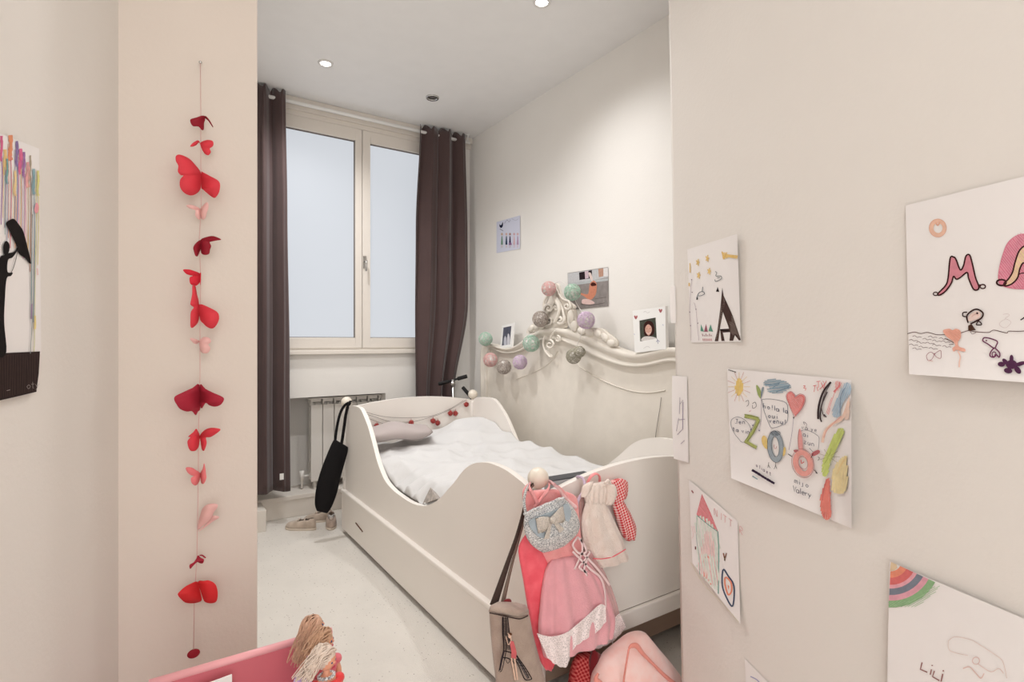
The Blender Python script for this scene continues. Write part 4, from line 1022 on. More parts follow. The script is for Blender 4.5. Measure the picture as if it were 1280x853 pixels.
def sheer(name, c, dens, lace=False, scale=260):
    m = mat(name, c, .8, .15, .3, 200, .06, 30, sheen=.4)
    nt = m.node_tree; b = nt.nodes['Principled BSDF']; b.inputs['Alpha'].default_value = dens
    if lace:
        tc = nt.nodes.new('ShaderNodeTexCoord'); v = nt.nodes.new('ShaderNodeTexVoronoi'); v.inputs['Scale'].default_value = scale; v.feature = 'DISTANCE_TO_EDGE'
        nt.links.new(tc.outputs['Object'], v.inputs['Vector'])
        lt = nt.nodes.new('ShaderNodeMath'); lt.operation = 'LESS_THAN'; lt.inputs[1].default_value = .16; nt.links.new(v.outputs['Distance'], lt.inputs[0])
        mr = nt.nodes.new('ShaderNodeMapRange'); mr.inputs[3].default_value = dens; mr.inputs[4].default_value = 1.0
        nt.links.new(lt.outputs[0], mr.inputs[0]); nt.links.new(mr.outputs[0], b.inputs['Alpha'])
    return m

# ------------------------------------------------------------------ paper butterfly mobile
mob = thing('butterfly_mobile', (.074, YP-.03, .25), 'hanging string of red and pink paper butterflies on the wall beside the doorway', 'mobile')
YM = YP-.035
MB().tube([PY(250.5, 78, YP-.002), PY(250.5, 78, YP-.035)], .002, 8).ball(PY(250.5, 78, YP-.036), .004, 10, 8).build('nail', M_chr, mob)
M_thread = mat('pink_thread', (214, 170, 164), .6)
MB().tube([PY(x, y, YM+.0) for x, y in ((250.5, 78), (251, 140), (251, 200), (251.5, 260), (249, 300), (251, 350), (250, 400), (250, 470), (248, 540), (248, 590), (247, 650), (246, 700), (243, 745), (242, 812))], .0009, 6).build('thread', M_thread, mob)
def bf(c, c2=None): return mat('paper_%d_%d_%d' % c, c, .65, .3, .05, 60, .05, 12)
B_dk = bf((150, 22, 40)); B_rd = bf((226, 62, 74)); B_br = bf((222, 40, 58)); B_pk = bf((238, 128, 130)); B_lt = bf((240, 188, 182)); B_mr = bf((176, 40, 60)); B_or = bf((226, 48, 52))
def butterfly(x0, y0, sc, wings, hinge, m, label):
    """wings: (outline, k) - each wing swings out from the body line by k metres per photo pixel"""
    mb_ = MB(); hx = x0+hinge[0]/sc
    for pts, kk in wings:
        P = catmull([Vector((x0+a/sc, y0+b/sc, 0)) for a, b in pts], 3, True)
        tri = tessellate_polygon([P])
        base = [PY(p.x, p.y, YM-abs(p.x-hx)*kk) for p in P]
        mb_.add(base, [tuple(t) for t in tri], True)
    # folded body ridge
    o = mb_.build('paper_butterfly', m, mob, solid=.0006)
    o['label'] = label; return o
butterfly(210, 140, 14.2, [([(400, 130), (500, 100), (600, 65), (660, 80), (655, 150), (640, 200), (635, 310), (600, 320), (540, 260), (450, 255), (405, 200)], .0006), ([(655, 75), (680, 80), (740, 150), (800, 262), (785, 262), (720, 165), (660, 110)], .004)], (650, 100), B_dk, 'dark red butterfly')
butterfly(210, 140, 14.2, [([(570, 555), (620, 520), (700, 498), (780, 510), (808, 550), (795, 610), (740, 650), (762, 710), (720, 768), (660, 750), (610, 680), (580, 600)], .0008), ([(575, 560), (540, 505), (490, 520), (430, 560), (395, 612), (440, 615), (500, 590), (545, 545)], .003)], (572, 560), B_rd, 'small coral red butterfly')
butterfly(210, 185, 8.53, [([(350, 262), (290, 180), (220, 110), (130, 72), (85, 85), (85, 140), (110, 190), (105, 250), (135, 290), (165, 295), (130, 340), (130, 420), (175, 480), (240, 508), (300, 490), (345, 440), (355, 350)], .0008), ([(355, 262), (370, 258), (450, 300), (530, 345), (555, 390), (545, 470), (510, 525), (480, 530), (420, 485), (375, 445), (355, 420)], .0016)], (358, 300), B_rd, 'large coral red butterfly')
butterfly(210, 185, 8.53, [([(342, 655), (290, 620), (240, 608), (195, 612), (220, 640), (290, 665), (290, 710), (310, 750), (345, 760)], .001), ([(342, 655), (370, 620), (410, 580), (430, 600), (428, 650), (410, 700), (400, 745), (370, 765), (345, 730)], .002)], (343, 680), B_lt, 'pale pink butterfly')
butterfly(210, 285, 10.66, [([(430, 165), (520, 120), (610, 110), (710, 155), (640, 170), (570, 185), (555, 195), (575, 240), (560, 290), (548, 345), (500, 362), (450, 345), (435, 290)], .0008), ([(435, 165), (370, 205), (338, 260), (345, 310), (365, 370), (395, 378), (420, 320), (432, 290)], .0022)], (433, 200), B_dk, 'dark red butterfly')
butterfly(210, 285, 10.66, [([(425, 610), (350, 575), (280, 555), (200, 558), (240, 610), (285, 630), (330, 640), (290, 660), (290, 720), (310, 755), (370, 772), (415, 740), (430, 690)], .0012), ([(425, 610), (440, 605), (438, 690), (432, 760), (426, 740)], .003)], (430, 680), B_br, 'small bright red butterfly')
butterfly(210, 350, 8.53, [([(335, 260), (430, 290), (520, 340), (545, 390), (530, 460), (480, 518), (420, 505), (375, 465), (345, 430), (330, 350)], .0008), ([(330, 250), (310, 160), (290, 60), (262, 60), (258, 150), (245, 220), (240, 265), (275, 295), (245, 340), (240, 420), (240, 495), (260, 512), (300, 480), (330, 420)], .0018)], (333, 350), B_rd, 'large coral red butterfly')
butterfly(210, 350, 8.53, [([(335, 650), (380, 610), (440, 620), (460, 660), (430, 690), (452, 730), (430, 775), (390, 785), (350, 765), (335, 700)], .0008), ([(332, 650), (290, 630), (235, 622), (262, 665), (300, 685), (325, 670)], .002)], (334, 680), B_lt, 'pale pink butterfly')
butterfly(210, 470, 8.53, [([(335, 95), (260, 130), (150, 180), (75, 220), (68, 260), (95, 310), (130, 355), (200, 382), (255, 378), (295, 420), (320, 380), (345, 340)], .0012), ([(340, 95), (400, 140), (480, 180), (580, 225), (595, 260), (560, 310), (500, 330), (440, 315), (400, 290), (350, 345)], .0018)], (340, 200), B_mr, 'large maroon butterfly')
butterfly(210, 470, 8.53, [([(338, 640), (320, 595), (300, 565), (270, 600), (215, 650), (240, 655), (208, 700), (220, 770), (250, 803), (300, 795), (330, 740)], .001), ([(340, 640), (390, 580), (460, 555), (560, 570), (510, 620), (450, 655), (405, 660), (412, 720), (385, 800), (360, 780), (348, 700)], .002)], (339, 680), B_rd, 'coral red butterfly')
butterfly(210, 570, 8.53, [([(342, 185), (300, 155), (250, 125), (190, 128), (210, 180), (250, 210), (275, 215), (245, 240), (252, 290), (290, 318), (325, 290), (342, 240)], .001), ([(345, 185), (370, 140), (385, 80), (398, 140), (405, 200), (408, 240), (385, 295), (358, 295), (348, 250)], .0025)], (344, 210), B_pk, 'small salmon pink butterfly')
butterfly(210, 570, 8.53, [([(320, 790), (325, 700), (345, 630), (370, 560), (430, 515), (520, 515), (528, 550), (490, 600), (470, 650), (430, 700), (370, 750)], .0012), ([(325, 810), (370, 760), (420, 710), (470, 640), (550, 655), (480, 700), (420, 745)], .0005)], (330, 700), B_lt, 'folded pale pink butterfly')
butterfly(210, 680, 10.66, [([(400, 155), (440, 190), (480, 210), (465, 260), (430, 262), (395, 245), (370, 260), (330, 300), (300, 335), (288, 320), (290, 280), (340, 250), (375, 205)], .001), ([(420, 150), (460, 148), (505, 185), (490, 192), (455, 165), (425, 160)], .003)], (400, 200), B_mr, 'small maroon butterfly')
butterfly(210, 680, 10.66, [([(390, 505), (300, 535), (220, 580), (140, 655), (135, 690), (165, 730), (230, 785), (330, 795), (420, 775), (450, 740), (420, 600)], .0014), ([(400, 505), (480, 495), (545, 490), (620, 530), (655, 600), (662, 700), (640, 775), (570, 795), (500, 780), (470, 740), (430, 620)], .0006)], (400, 600), B_or, 'bright red butterfly')
MB().ball(PY(242, 817.5, YM), .0145, 20, 14, (1, .35, .8)).build('weight_disc', B_dk, mob)

# ------------------------------------------------------------------ black tote hanging from the head post
tb = thing('tote_bag', (.98, 3.34, .2), 'long black cotton tote bag hanging by its handles from the bed head post', 'bag')
drape([(418, 549, 435, 559), (414, 556, 434.5, 566), (407, 573, 429, 585), (400, 592, 424.5, 602), (395, 612, 421, 617), (393.5, 630, 414.5, 634), (396, 639, 409, 642)], 3.33, [.006, .015, .024, .028, .026, .018, .006]).build('bag_body', M_blk, tb)
ribbon3([(419, 551), (421, 535), (425, 518), (430, 508), (436, 503.5)], .008, 3.335).build('handle', M_blk, tb)
ribbon3([(427, 555), (430, 535), (432, 520), (435, 508), (438, 503.5)], .009, 3.325).build('handle', M_blk, tb)
MB().tube(catmull([PY(436, 504, 3.33), PY(438.5, 502, 3.36), Vector((1.035, 3.44, PY(438, 503, 3.4).z))], 4), .009, 8, True, .5).build('handle_loop', M_blk, tb)

# ------------------------------------------------------------------ shoes
M_shoe = fabric('beige_canvas', (206, 190, 174), (184, 166, 150)); M_sole = mat('cream_rubber', (222, 208, 192), .6, .3); M_in = mat('shoe_lining', (120, 104, 94), .9)
def shoe(name, label, c, rot, L=.185, Wd=.066, bow=False, lace=False, group='pair of beige shoes', mt_=None):
    c = Vector(c); R = Matrix.Rotation(rot, 3, 'Z')
    t_ = thing(name, c, label, 'shoe', group)
    def P(x, y, z): return c+R@Vector((x, y, z))
    def outl(k, z, dx=0):
        r = []
        for i in range(36):
            a = 2*PI*i/36; x = math.cos(a); y = math.sin(a)
            wv = Wd/2*(1+.14*math.sin(1.2*x)-.10*math.exp(-((x+.15)/.3)**2))*k
            r.append(P(x*L/2*(k+(1-k)*.3)+dx, y*wv, z))
        return r
    MB().rings([outl(.98, 0), outl(1.03, .004), outl(1.03, .013), outl(.97, .016)], True, True, True).build('sole', M_sole, t_)
    rows = []
    for q in range(9):
        u = q/8
        z = .014+(.050)*math.sin(u*PI/2)**.9
        r = []
        for i in range(36):
            a = 2*PI*i/36; x, y = math.cos(a), math.sin(a)
            w0 = Wd/2*(1+.14*math.sin(1.2*x)-.1*math.exp(-((x+.15)/.3)**2))
            # rim ellipse, shifted to the heel
            rx_, ry_, cx_ = L*.30, Wd*.30, -L*.145
            X = x*L/2*(1-u**1.6)+(cx_+x*rx_)*u**1.6; Yy = y*w0*(1+.05*math.sin(PI*u))*(1-u**1.6)+y*ry_*u**1.6
            zz = z*(1-.28*max(0, x)*u) + (.008*u if x < -.5 else 0)
            r.append(P(X, Yy, zz))
        rows.append(r)
    up = MB().rings(rows, True).build('upper', mt_ or M_shoe, t_, solid=.002)
    MB().rings([[P(-L*.145+math.cos(2*PI*i/24)*L*.29, math.sin(2*PI*i/24)*Wd*.29, .022) for i in range(24)]], True, True).add([P(-L*.145+math.cos(2*PI*i/24)*L*.29, math.sin(2*PI*i/24)*Wd*.29, .022) for i in range(24)], [tuple(range(24))], False).build('insole', M_in, t_)
    if bow:
        MB().tube([P(.01, -.02, .058), P(.012, 0, .064), P(.01, .02, .058)], .006, 8).tube([P(-.03, -.022, .05), P(-.028, 0, .075), P(-.03, .022, .05)], .005, 8, True, .5).build('strap', mt_ or M_shoe, t_)
    if lace:
        m_ = MB()
        for k in range(3): m_.tube([P(.0+.014*k, -.016, .056-.004*k), P(.004+.014*k, 0, .063-.005*k), P(.0+.014*k, .016, .056-.004*k)], .0022, 6)
        m_.tube(catmull([P(-.002, 0, .064), P(-.01, .018, .072), P(-.02, .022, .062), P(-.004, .004, .062)], 5), .002, 6).tube(catmull([P(-.002, 0, .064), P(-.01, -.018, .072), P(-.02, -.022, .062), P(-.004, -.004, .062)], 5), .002, 6)
        m_.build('lace', M_white, t_)
        MB().add([P(-.02, -.014, .06), P(-.02, .014, .06), P(.035, .013, .052), P(.035, -.013, .052)], [(0, 1, 2, 3)]).build('tongue', mt_ or M_shoe, t_, solid=.003)
    return t_
p = PZ(376, 662, 0); shoe('slip_on_shoe', 'beige slip-on shoe lying sideways to the camera, left of its mate', p, math.radians(-38+180), bow=True, L=.20)
p = PZ(398, 652, 0); shoe('slip_on_shoe', 'beige slip-on shoe standing behind the laced shoe by the bed corner', p, math.radians(-20+180), bow=True, L=.18)
p = PZ(414, 658, 0); shoe('laced_shoe', 'worn brownish laced shoe pointing at the camera by the bed corner post', p+Vector((-.0, 0, 0)), math.radians(-106), lace=True, L=.17, group='pair of beige shoes', mt_=fabric('brown_canvas', (186, 166, 150), (160, 138, 124)))

# ------------------------------------------------------------------ scooter and rod behind the bed head
YS = 3.62
sc_ = thing('kick_scooter', (PY(568, 500, YS).x, YS, 0), 'kick scooter with a black T-shaped handlebar parked behind the bed head', 'scooter')
hx_, hz_ = PY(568, 477, YS).x, PY(568, 477, YS).z
a = PY(548, 480.5, YS+.05); b = PY(584, 470.5, YS-.05)
mid = (a+b)/2
MB().tube([a, b], .008, 10).build('handlebar', M_grip, sc_)
for q0, q1 in ((a, a.lerp(b, .38)), (b, b.lerp(a, .34))): MB().tube([q0, q0.lerp(q1, .06), q0.lerp(q1, .94), q1], [.012, .0145, .0145, .012], 12).build('grip', M_grip, sc_)
st = MB().tube([(mid.x, mid.y, mid.z+.005), (mid.x+.02, mid.y, .13)], .013, 14); st.tube([(mid.x, mid.y, mid.z-.01), (mid.x, mid.y, mid.z-.04)], .019, 12); st.build('steering_column', M_chr, sc_)
MB().box((mid.x-.42, mid.y-.045, .07), (mid.x-.02, mid.y+.045, .09)).build('deck', M_grip, sc_, bevel=.008)
MB().tube([(mid.x-.04, mid.y, .08), (mid.x+.02, mid.y, .14)], .014, 10).build('neck', M_chr, sc_)
for x in (mid.x+.03, mid.x-.46):
    MB().lathe((x, mid.y-.012, .055), [(.0, 0), (.012, -.003), (.040, 0), (.052, .003), (.055, .012), (.052, .021), (.040, .024), (.012, .027), (0, .024)], 28, (0, 1, 0)).build('wheel', M_grip, sc_)
    MB().box((x-.05, mid.y-.02, .05), (x+.05, mid.y-.016, .075)).box((x-.05, mid.y+.016, .05), (x+.05, mid.y+.02, .075)).build('fork', M_chr, sc_)
p0 = PY(578, 484, 3.52); p1 = PY(592, 500.5, 3.47)
d = (p1-p0)
rd = MB(); rd.tube([p0, p0+d*.04, p0+d*.96, p1], [.010, .0135, .0135, .010], 12); rd.tube([p1, p1+Vector((.03, .02, -.72))], .008, 10)
tag(rd.build('black_rod', M_grip), 'short black foam-covered stick leaning behind the far corner post of the bed', 'rod')

# ------------------------------------------------------------------ things hanging at the foot of the bed
M_coral = fabric('coral_red_satin', (252, 112, 124), (242, 92, 106), rough=.5, bump=.1)
M_pinkc = fabric('salmon_pink_cloth', (250, 178, 176), (244, 158, 158)); M_tulle = sheer('pink_tulle', (255, 186, 194), .8); M_lace = sheer('white_lace', (252, 240, 238), .72, True, 170)
M_rib = mat('white_satin_ribbon', (246, 220, 220), .4, .4)
M_cream = fabric('cream_knit', (250, 236, 226), (240, 222, 210), bump=.5, bscale=260)
M_ging = weave('red_gingham', (214, 30, 44), (255, 226, 220), 105)
# coral cloth behind
ct = drape([(658, 668, 668, 664), (652, 676, 680, 672), (648, 690, 690, 688), (654, 725, 700, 720), (660, 762, 702, 758), (668, 800, 700, 795), (674, 824, 698, 815), (682, 838, 690, 836)], 1.325, [.006, .012, .016, .018, .016, .012, .008], 5, .005, cap0=True)
tag(ct.build('coral_dress', M_coral), 'coral red satin dress hanging lowest behind the pink tulle skirt', 'doll dress', 'doll clothes hanging on the bed foot')
# pink tulle dress
pdr = thing('tulle_dress', PY(715, 835, 1.30), 'pink doll dress with a long tulle skirt and white lace hem', 'doll dress', 'doll clothes hanging on the bed foot')
drape([(656, 615, 696, 612), (654, 620, 716, 618), (657, 632, 722, 628), (662, 655, 724, 655), (670, 690, 728, 690), (686, 715, 728, 712)], 1.318, [.010, .014, .016, .018, .02, .016], 7, .003).build('bodice', M_pinkc, pdr)
for pts in ([(672, 632), (667, 620), (662, 610), (663, 603, 1.40)], [(668, 634), (678, 622), (686, 611), (686, 604, 1.40)], [(712, 628), (704, 615), (694, 607), (688, 603, 1.40)], [(655, 625), (656, 612), (661, 606, 1.40)]):
    ribbon3(pts, .0045, 1.292, .003).build('shoulder_strap', M_pinkc, pdr)
fr = MB()
for k in range(11):
    c = PY(702+k*1.7, 617+k*2.2-(k*k*.05), 1.292); fr.ball(c, .007, 8, 6, (1, .7, 1))
fr.build('frill', mat('pale_pink_frill', (248, 206, 206), .8), pdr)
drape([(690, 700, 728, 692), (682, 712, 738, 706), (677, 735, 750, 724), (674, 762, 760, 748), (672, 790, 766, 772), (678, 820, 762, 792)], 1.300, [.014, .024, .030, .034, .036, .036], 13, [.002, .007], cap0=True, cap1=False, n=120, tw=1.2, front=.01).build('tulle_skirt', M_tulle, pdr)
drape([(708, 690, 742, 690), (706, 720, 756, 716), (712, 750, 768, 746), (718, 775, 775, 772), (724, 800, 779, 786)], 1.322, [.012, .016, .018, .018, .018], 9, .004, cap0=True, cap1=False, n=90).build('under_skirt', sheer('pink_net', (250, 190, 190), .5), pdr)
def hem(top, bot, Y, name='lace_hem', dep=.004):
    T = catmull([Vector((*q, 0)) for q in top], 8); Bm = catmull([Vector((*q, 0)) for q in bot], 8); N = min(len(T), len(Bm)); rws = []
    for r_ in range(7):
        u = r_/6; row = []
        for i in range(N):
            q = T[i].lerp(Bm[i], u)
            scal = (1.4*abs(math.sin(i*.7)) if r_ == 6 else 0)
            row.append(PY(q.x, q.y+scal, Y-dep*math.sin(i*.8)*(.3+u)))
        rws.append(row)
    return MB().rings(rws, False)
hem([(671, 792), (688, 796), (706, 792), (720, 782), (736, 768), (750, 756), (757, 758)], [(683, 820), (694, 830), (708, 833), (716, 812), (730, 800), (746, 790), (758, 776)], 1.252).build('lace_hem', M_lace, pdr)
hem([(733, 798), (748, 792), (762, 780), (773, 768), (777, 770)], [(738, 812), (752, 809), (768, 800), (781, 785), (781, 780)], 1.296).build('lace_hem', M_lace, pdr)
for pts in ([(722, 672), (716, 682), (724, 692), (733, 690), (728, 678), (722, 672)], [(726, 674), (728, 688), (722, 704), (718, 712)], [(716, 690), (726, 700), (738, 712), (750, 722), (756, 740), (757, 774)], [(734, 700), (730, 712), (734, 720)], [(738, 690), (730, 702), (724, 710), (734, 716)], [(728, 692), (742, 706), (752, 718), (762, 732)]):
    ribbon3(pts, .0033, 1.272).build('ribbon', M_rib, pdr)
# silver glitter handbag on the ball
def glitter():
    m = mat('silver_glitter', (200, 204, 208), .4, .6, .5, 420, .1, 60, metal=.25)
    nt = m.node_tree; b = nt.nodes['Principled BSDF']; tc = nt.nodes.new('ShaderNodeTexCoord')
    v = nt.nodes.new('ShaderNodeTexVoronoi'); v.inputs['Scale'].default_value = 520; nt.links.new(tc.outputs['Object'], v.inputs['Vector'])
    rp = nt.nodes.new('ShaderNodeValToRGB'); e = rp.color_ramp.elements
    e[0].position = .15; e[0].color = (*lin((150, 156, 162)), 1); e[1].position = .85; e[1].color = (*lin((255, 255, 253)), 1)
    k_ = rp.color_ramp.elements.new(.5); k_.color = (*lin((216, 214, 212)), 1)
    sp = nt.nodes.new('ShaderNodeSeparateColor'); nt.links.new(v.outputs['Color'], sp.inputs[0]); nt.links.new(sp.outputs[0], rp.inputs[0]); nt.links.new(rp.outputs[0], b.inputs['Base Color'])
    return m
M_gl = glitter(); M_gp = mat('grey_blue_satin', (176, 188, 196), .4, .4, .2, 90, .15, 20)
hbag = thing('glitter_handbag', PY(690, 690, 1.26), 'silver glitter handbag with a bow hanging from the foot post ball', 'handbag')
drape([(656, 642, 704, 622), (656, 646, 710, 628), (655, 655, 717, 636), (656, 665, 722, 646), (660, 675, 724, 658), (667, 684, 720, 668), (678, 691, 706, 682)], 1.262, [.008, .016, .022, .026, .026, .020, .008]).build('bag_body', M_gl, hbag)
sfb = Surf((0, 1, 0), 1.238)
MB().prism(catmull([PY(x, y, 1.2385) for x, y in ((662, 652), (680, 644), (698, 637), (710, 630), (714, 644), (708, 656), (692, 669), (677, 673), (666, 664))], 4, True), (0, .004, 0), True).build('front_panel', M_gp, hbag, bevel=.001)
def bow(c1, w, h, Y, m, parent, rot=0):
    c = PY(c1[0], c1[1], Y); R_ = Matrix.Rotation(rot, 3, 'Y'); b_ = MB()
    for s_ in (-1, 1):
        rws = []
        for q in range(9):
            u = q/8; hh = h*(.25+.75*math.sin(min(1, u*1.15)*PI*.55)); x = s_*w*u
            rws.append([c+R_@Vector((x, -.006*math.sin(PI*u)-.004*math.cos(a*PI/5)*math.sin(PI*u+.2)+.004, math.sin(a*PI/5)*hh*.5+.0015*math.sin(a*3+q))) for a in range(10)])
        b_.rings(rws, True, True, True)
        b_.prism([c+R_@Vector(v) for v in ((0, 0, -.003), (s_*.006, 0, 0), (s_*w*.75, 0, -h*.95), (s_*w*.4, 0, -h*1.05))], (0, -.002, 0))
    b_.ball(c+Vector((0, -.006, 0)), h*.22, 12, 8)
    return b_.build('bow', m, parent)
bow((689.5, 650), .050, .046, 1.230, mat('champagne_glitter', (226, 216, 204), .4, .6, .5, 420, .3, 300), hbag, -.2)
ribbon3([(657, 642), (655, 626), (658, 612), (662, 605, 1.36), (668, 600, 1.43)], .004, 1.265).build('strap', M_gl, hbag)
ribbon3([(706, 624), (700, 613), (692, 606), (688, 602, 1.36), (682, 600, 1.43)], .004, 1.265).build('strap', fabric('pale_pink_strap', (238, 186, 186)), hbag)
fl = MB(); 
for i in range(40):
    u = i/39; c = PY(656+48*u, 643-20.5*u+.8*math.sin(u*20), 1.245); fl.ball(c, .0045, 8, 6)
fl.build('rim_braid', M_gl, hbag)
# cream doll dress
cd = thing('cream_dress', PY(755, 708, 1.33), 'cream knitted doll dress with a red line near the hem, on the bed foot', 'doll dress', 'doll clothes hanging on the bed foot')
drape([(736, 606, 758, 602), (732, 612, 760, 606), (731, 622, 758, 620), (733, 630, 756, 630)], 1.325, [.008, .013, .015, .013], 16, .0022, n=100).build('bodice', M_cream, cd)
drape([(732.5, 629, 757, 629), (728, 645, 762, 640), (727, 660, 769, 655), (730, 680, 776, 670), (738, 697, 781, 685), (746, 709, 785, 698)], 1.325, [.014, .018, .02, .022, .024, .024], 8, .004, n=90, cap0=False, cap1=False, tw=.5).build('skirt', M_cream, cd)
drape([(752, 608, 760, 604), (756, 606, 768, 607), (758, 620, 770, 618), (756, 632, 766, 630)], 1.315, [.008, .014, .015, .008], 5, .002).build('sleeve', M_cream, cd)
drape([(735, 604, 742, 602), (729, 608, 740, 608), (727, 616, 737, 616), (726, 622, 734, 621)], 1.318, [.005, .009, .009, .006], 5, .0015).build('sleeve', M_cream, cd)
for y0_2, dy, m_, r_ in (((742, 701), (783, 688), M_coral, .0016),):
    MB().tube(catmull([PY(x, y, 1.2985) for x, y in ((741.5, 698.5), (752, 699), (764, 697), (774, 692), (782, 687))], 6), .0016, 6).build('red_hem_line', M_coral, cd)
cf = MB()
for k in range(7): cf.ball(PY(757+k*.9, 603+abs(3-k)*.8-2, 1.31), .005, 8, 6)
cf.build('collar_frill', M_cream, cd)
# gingham dress
gd = thing('gingham_dress', PY(780, 675, 1.35), 'small red gingham doll dress at the right end of the hanging clothes', 'doll dress', 'doll clothes hanging on the bed foot')
drape([(758, 604, 776, 598), (760, 610, 784, 603), (764, 622, 783, 620), (766, 630, 778, 626)], 1.345, [.008, .014, .016, .012], 6, .002).build('bodice', M_ging, gd)
drape([(766, 628, 778, 625), (768, 640, 784, 636), (773, 655, 790, 648), (777, 668, 794, 660), (783, 676, 793, 673)], 1.345, [.012, .016, .018, .018, .014], 6, .003, n=72).build('skirt', M_ging, gd)
# pink ring and lilac hanger hook over the foot board
ring_c = PY(742, 604, 1.35)
M_ring2 = mat('pink_plastic', (244, 150, 150), .35, .5)
pts = [ring_c+Vector((math.cos(a)*.027, -.008*math.sin(a), math.sin(a)*.032)) for a in [PI*1.15-PI*1.3*i/20 for i in range(21)]]
tag(MB().tube(pts, .006, 10, True, .5).build('hair_band', M_ring2), 'pink plastic hair band over the top of the bed foot', 'hair band')
M_lilac = mat('lilac_plastic', (206, 186, 206), .4, .4)
pts = catmull([PY(728, 616, 1.33), PY(731, 608, 1.33), PY(729, 599, 1.345), PY(724, 596, 1.36), PY(721, 597, 1.40), PY(722, 602, 1.42)], 5)
hg = MB().tube(pts, .0045, 8); hg.tube(catmull([PY(728, 616, 1.33), PY(722, 628, 1.33), PY(722, 640, 1.33)], 4), .0045, 8)
hgo = hg.build('doll_clothes_hanger', M_lilac); tag(hgo, 'lilac plastic hanger hooked over the bed foot between bag and cream dress', 'hanger')
# dark pinkish garment in the gap between handbag and cream dress
tag(drape([(719, 622, 729, 618), (716, 635, 730, 632), (717, 655, 729, 655), (722, 672, 730, 668)], 1.345, [.006, .01, .012, .008], 5, .003).build('dusty_pink_dress', fabric('dusty_pink_lace', (196, 158, 150), (170, 126, 122))), 'dusty pink doll garment seen between the handbag and the cream dress', 'doll dress', 'doll clothes hanging on the bed foot')

# shoulder bag with tower picture
M_taupe = fabric('taupe_canvas', (186, 166, 152), (172, 152, 138), bump=.3, bscale=300); M_dkred = fabric('dark_red_lining', (120, 30, 36))
sb = thing('shoulder_bag', PY(650, 890, 1.30), 'taupe shoulder bag with a black tower picture hanging beside the bed corner', 'bag')
YBG = 1.305
drape([(612, 765, 660, 766), (612.5, 768, 661, 770), (614, 790, 665, 792), (617, 822, 673, 822), (621, 855, 681, 852), (625, 885, 688, 880), (629, 893, 686, 888)], YBG, [.028, .030, .032, .034, .036, .034, .026], n=64).build('bag_body', M_taupe, sb, bevel=0)
MB().rings([[PY(x, y, YY) for x, y in ln] for ln, YY in (([(611.5, 764), (630, 767), (648, 771), (661, 767)], 1.27), ([(613, 758), (632, 761), (648, 764), (660, 763)], 1.285), ([(622, 754), (634, 754), (646, 755), (657, 758)], 1.315), ([(624, 758), (636, 757), (648, 758), (657, 761)], 1.335))], False).build('top_flap', M_taupe, sb, solid=.006)
MB().ball(PY(634, 753.5, 1.325), .013, 14, 10, (1.15, .6, .8)).build('lining', M_dkred, sb)
MB().tube(catmull([PY(x, y, 1.267) for x, y in ((612, 766.5), (624, 769), (638, 772), (650, 774), (660, 770))], 5), .0016, 6).build('seam_line', mat('dark_brown_piping', (60, 46, 42), .7), sb)
M_strap = mat('dark_brown_webbing', (74, 60, 54), .8, .2, .2, 300)
ribbon3([(617, 757), (626, 730), (636, 700), (645, 674), (652, 650), (657, 630), (662, 612, 1.36), (668, 604, 1.375)], [.013, .010, .007, .0055, .005, .005, .005, .005], 1.335, .002).build('strap', M_strap, sb)
ribbon3([(628, 757), (632, 738), (640, 705), (649, 672), (655, 650), (659, 630), (663, 612, 1.36), (669, 604, 1.38)], [.007, .006, .004, .0035, .0035, .0035, .0035, .0035], 1.345, .002).build('strap', mat('taupe_webbing', (128, 110, 98), .8), sb)
fbag = Surf((0, 1, 0), 1.2685)
class FB:
    def pos(s, x, y, e=0):
        # follow the bag front, which bulges as it goes down
        v = max(0, min(1, (y-765)/128)); return PY(x, y, YBG-(.030+.007*math.sin(PI*min(1, v*.9)))-.0006-e)
tw_ = MB().add([PY(640, 800, 1.263), PY(640.5, 800, 1.263), PY(640.2, 800.5, 1.263)], [(0, 1, 2)], False).build('tower_picture', ink_mat((44, 38, 40)), sb)
k = Ink(FB(), tw_).crop(600, 730, 6.93)
TK = (34, 30, 34)
for a_, b_ in (((200, 285), (205, 560)), ((222, 285), (232, 560)), ((240, 290), (262, 480))): k.line([a_, ((a_[0]+b_[0])/2, (a_[1]+b_[1])/2), b_], .9, TK)
for i in range(20): y = 295+i*14; k.line([(190+i*.5, y), (245+i*1.3, y+10)], .55, TK); k.line([(245+i*1.2, y), (192+i*.5, y+11)], .5, TK)
k.line([(195, 290), (195, 420), (205, 560), (185, 650), (165, 760)], 1.0, TK).line([(230, 560), (215, 640), (190, 745), (172, 765)], 1.0, TK)
k.line([(210, 580), (190, 660), (172, 750)], 2.0, (60, 52, 56)).line([(205, 580), (270, 600), (330, 640)], 1.4, TK).line([(200, 640), (250, 650), (300, 690)], 1.4, TK)
k.line([(245, 460), (280, 560), (330, 640), (400, 740), (450, 825)], 1.2, TK).line([(300, 650), (340, 720), (390, 830), (450, 828)], 1.2, TK).line([(320, 650), (370, 730), (420, 820)], 3.0, (66, 58, 60)).line([(318, 660), (372, 740), (416, 815)], .5, (130, 116, 108))
for i in range(6): k.line([(300+i*20, 660+i*26), (345+i*18, 660+i*26)], .6, TK)
k.line([(215, 640), (240, 690), (270, 660), (300, 700)], .7, TK)
k.fill([(262, 495), (290, 500), (305, 545), (318, 600), (312, 655), (270, 640), (272, 590), (262, 540)], (206, 62, 66), False)
SK = (226, 180, 150)
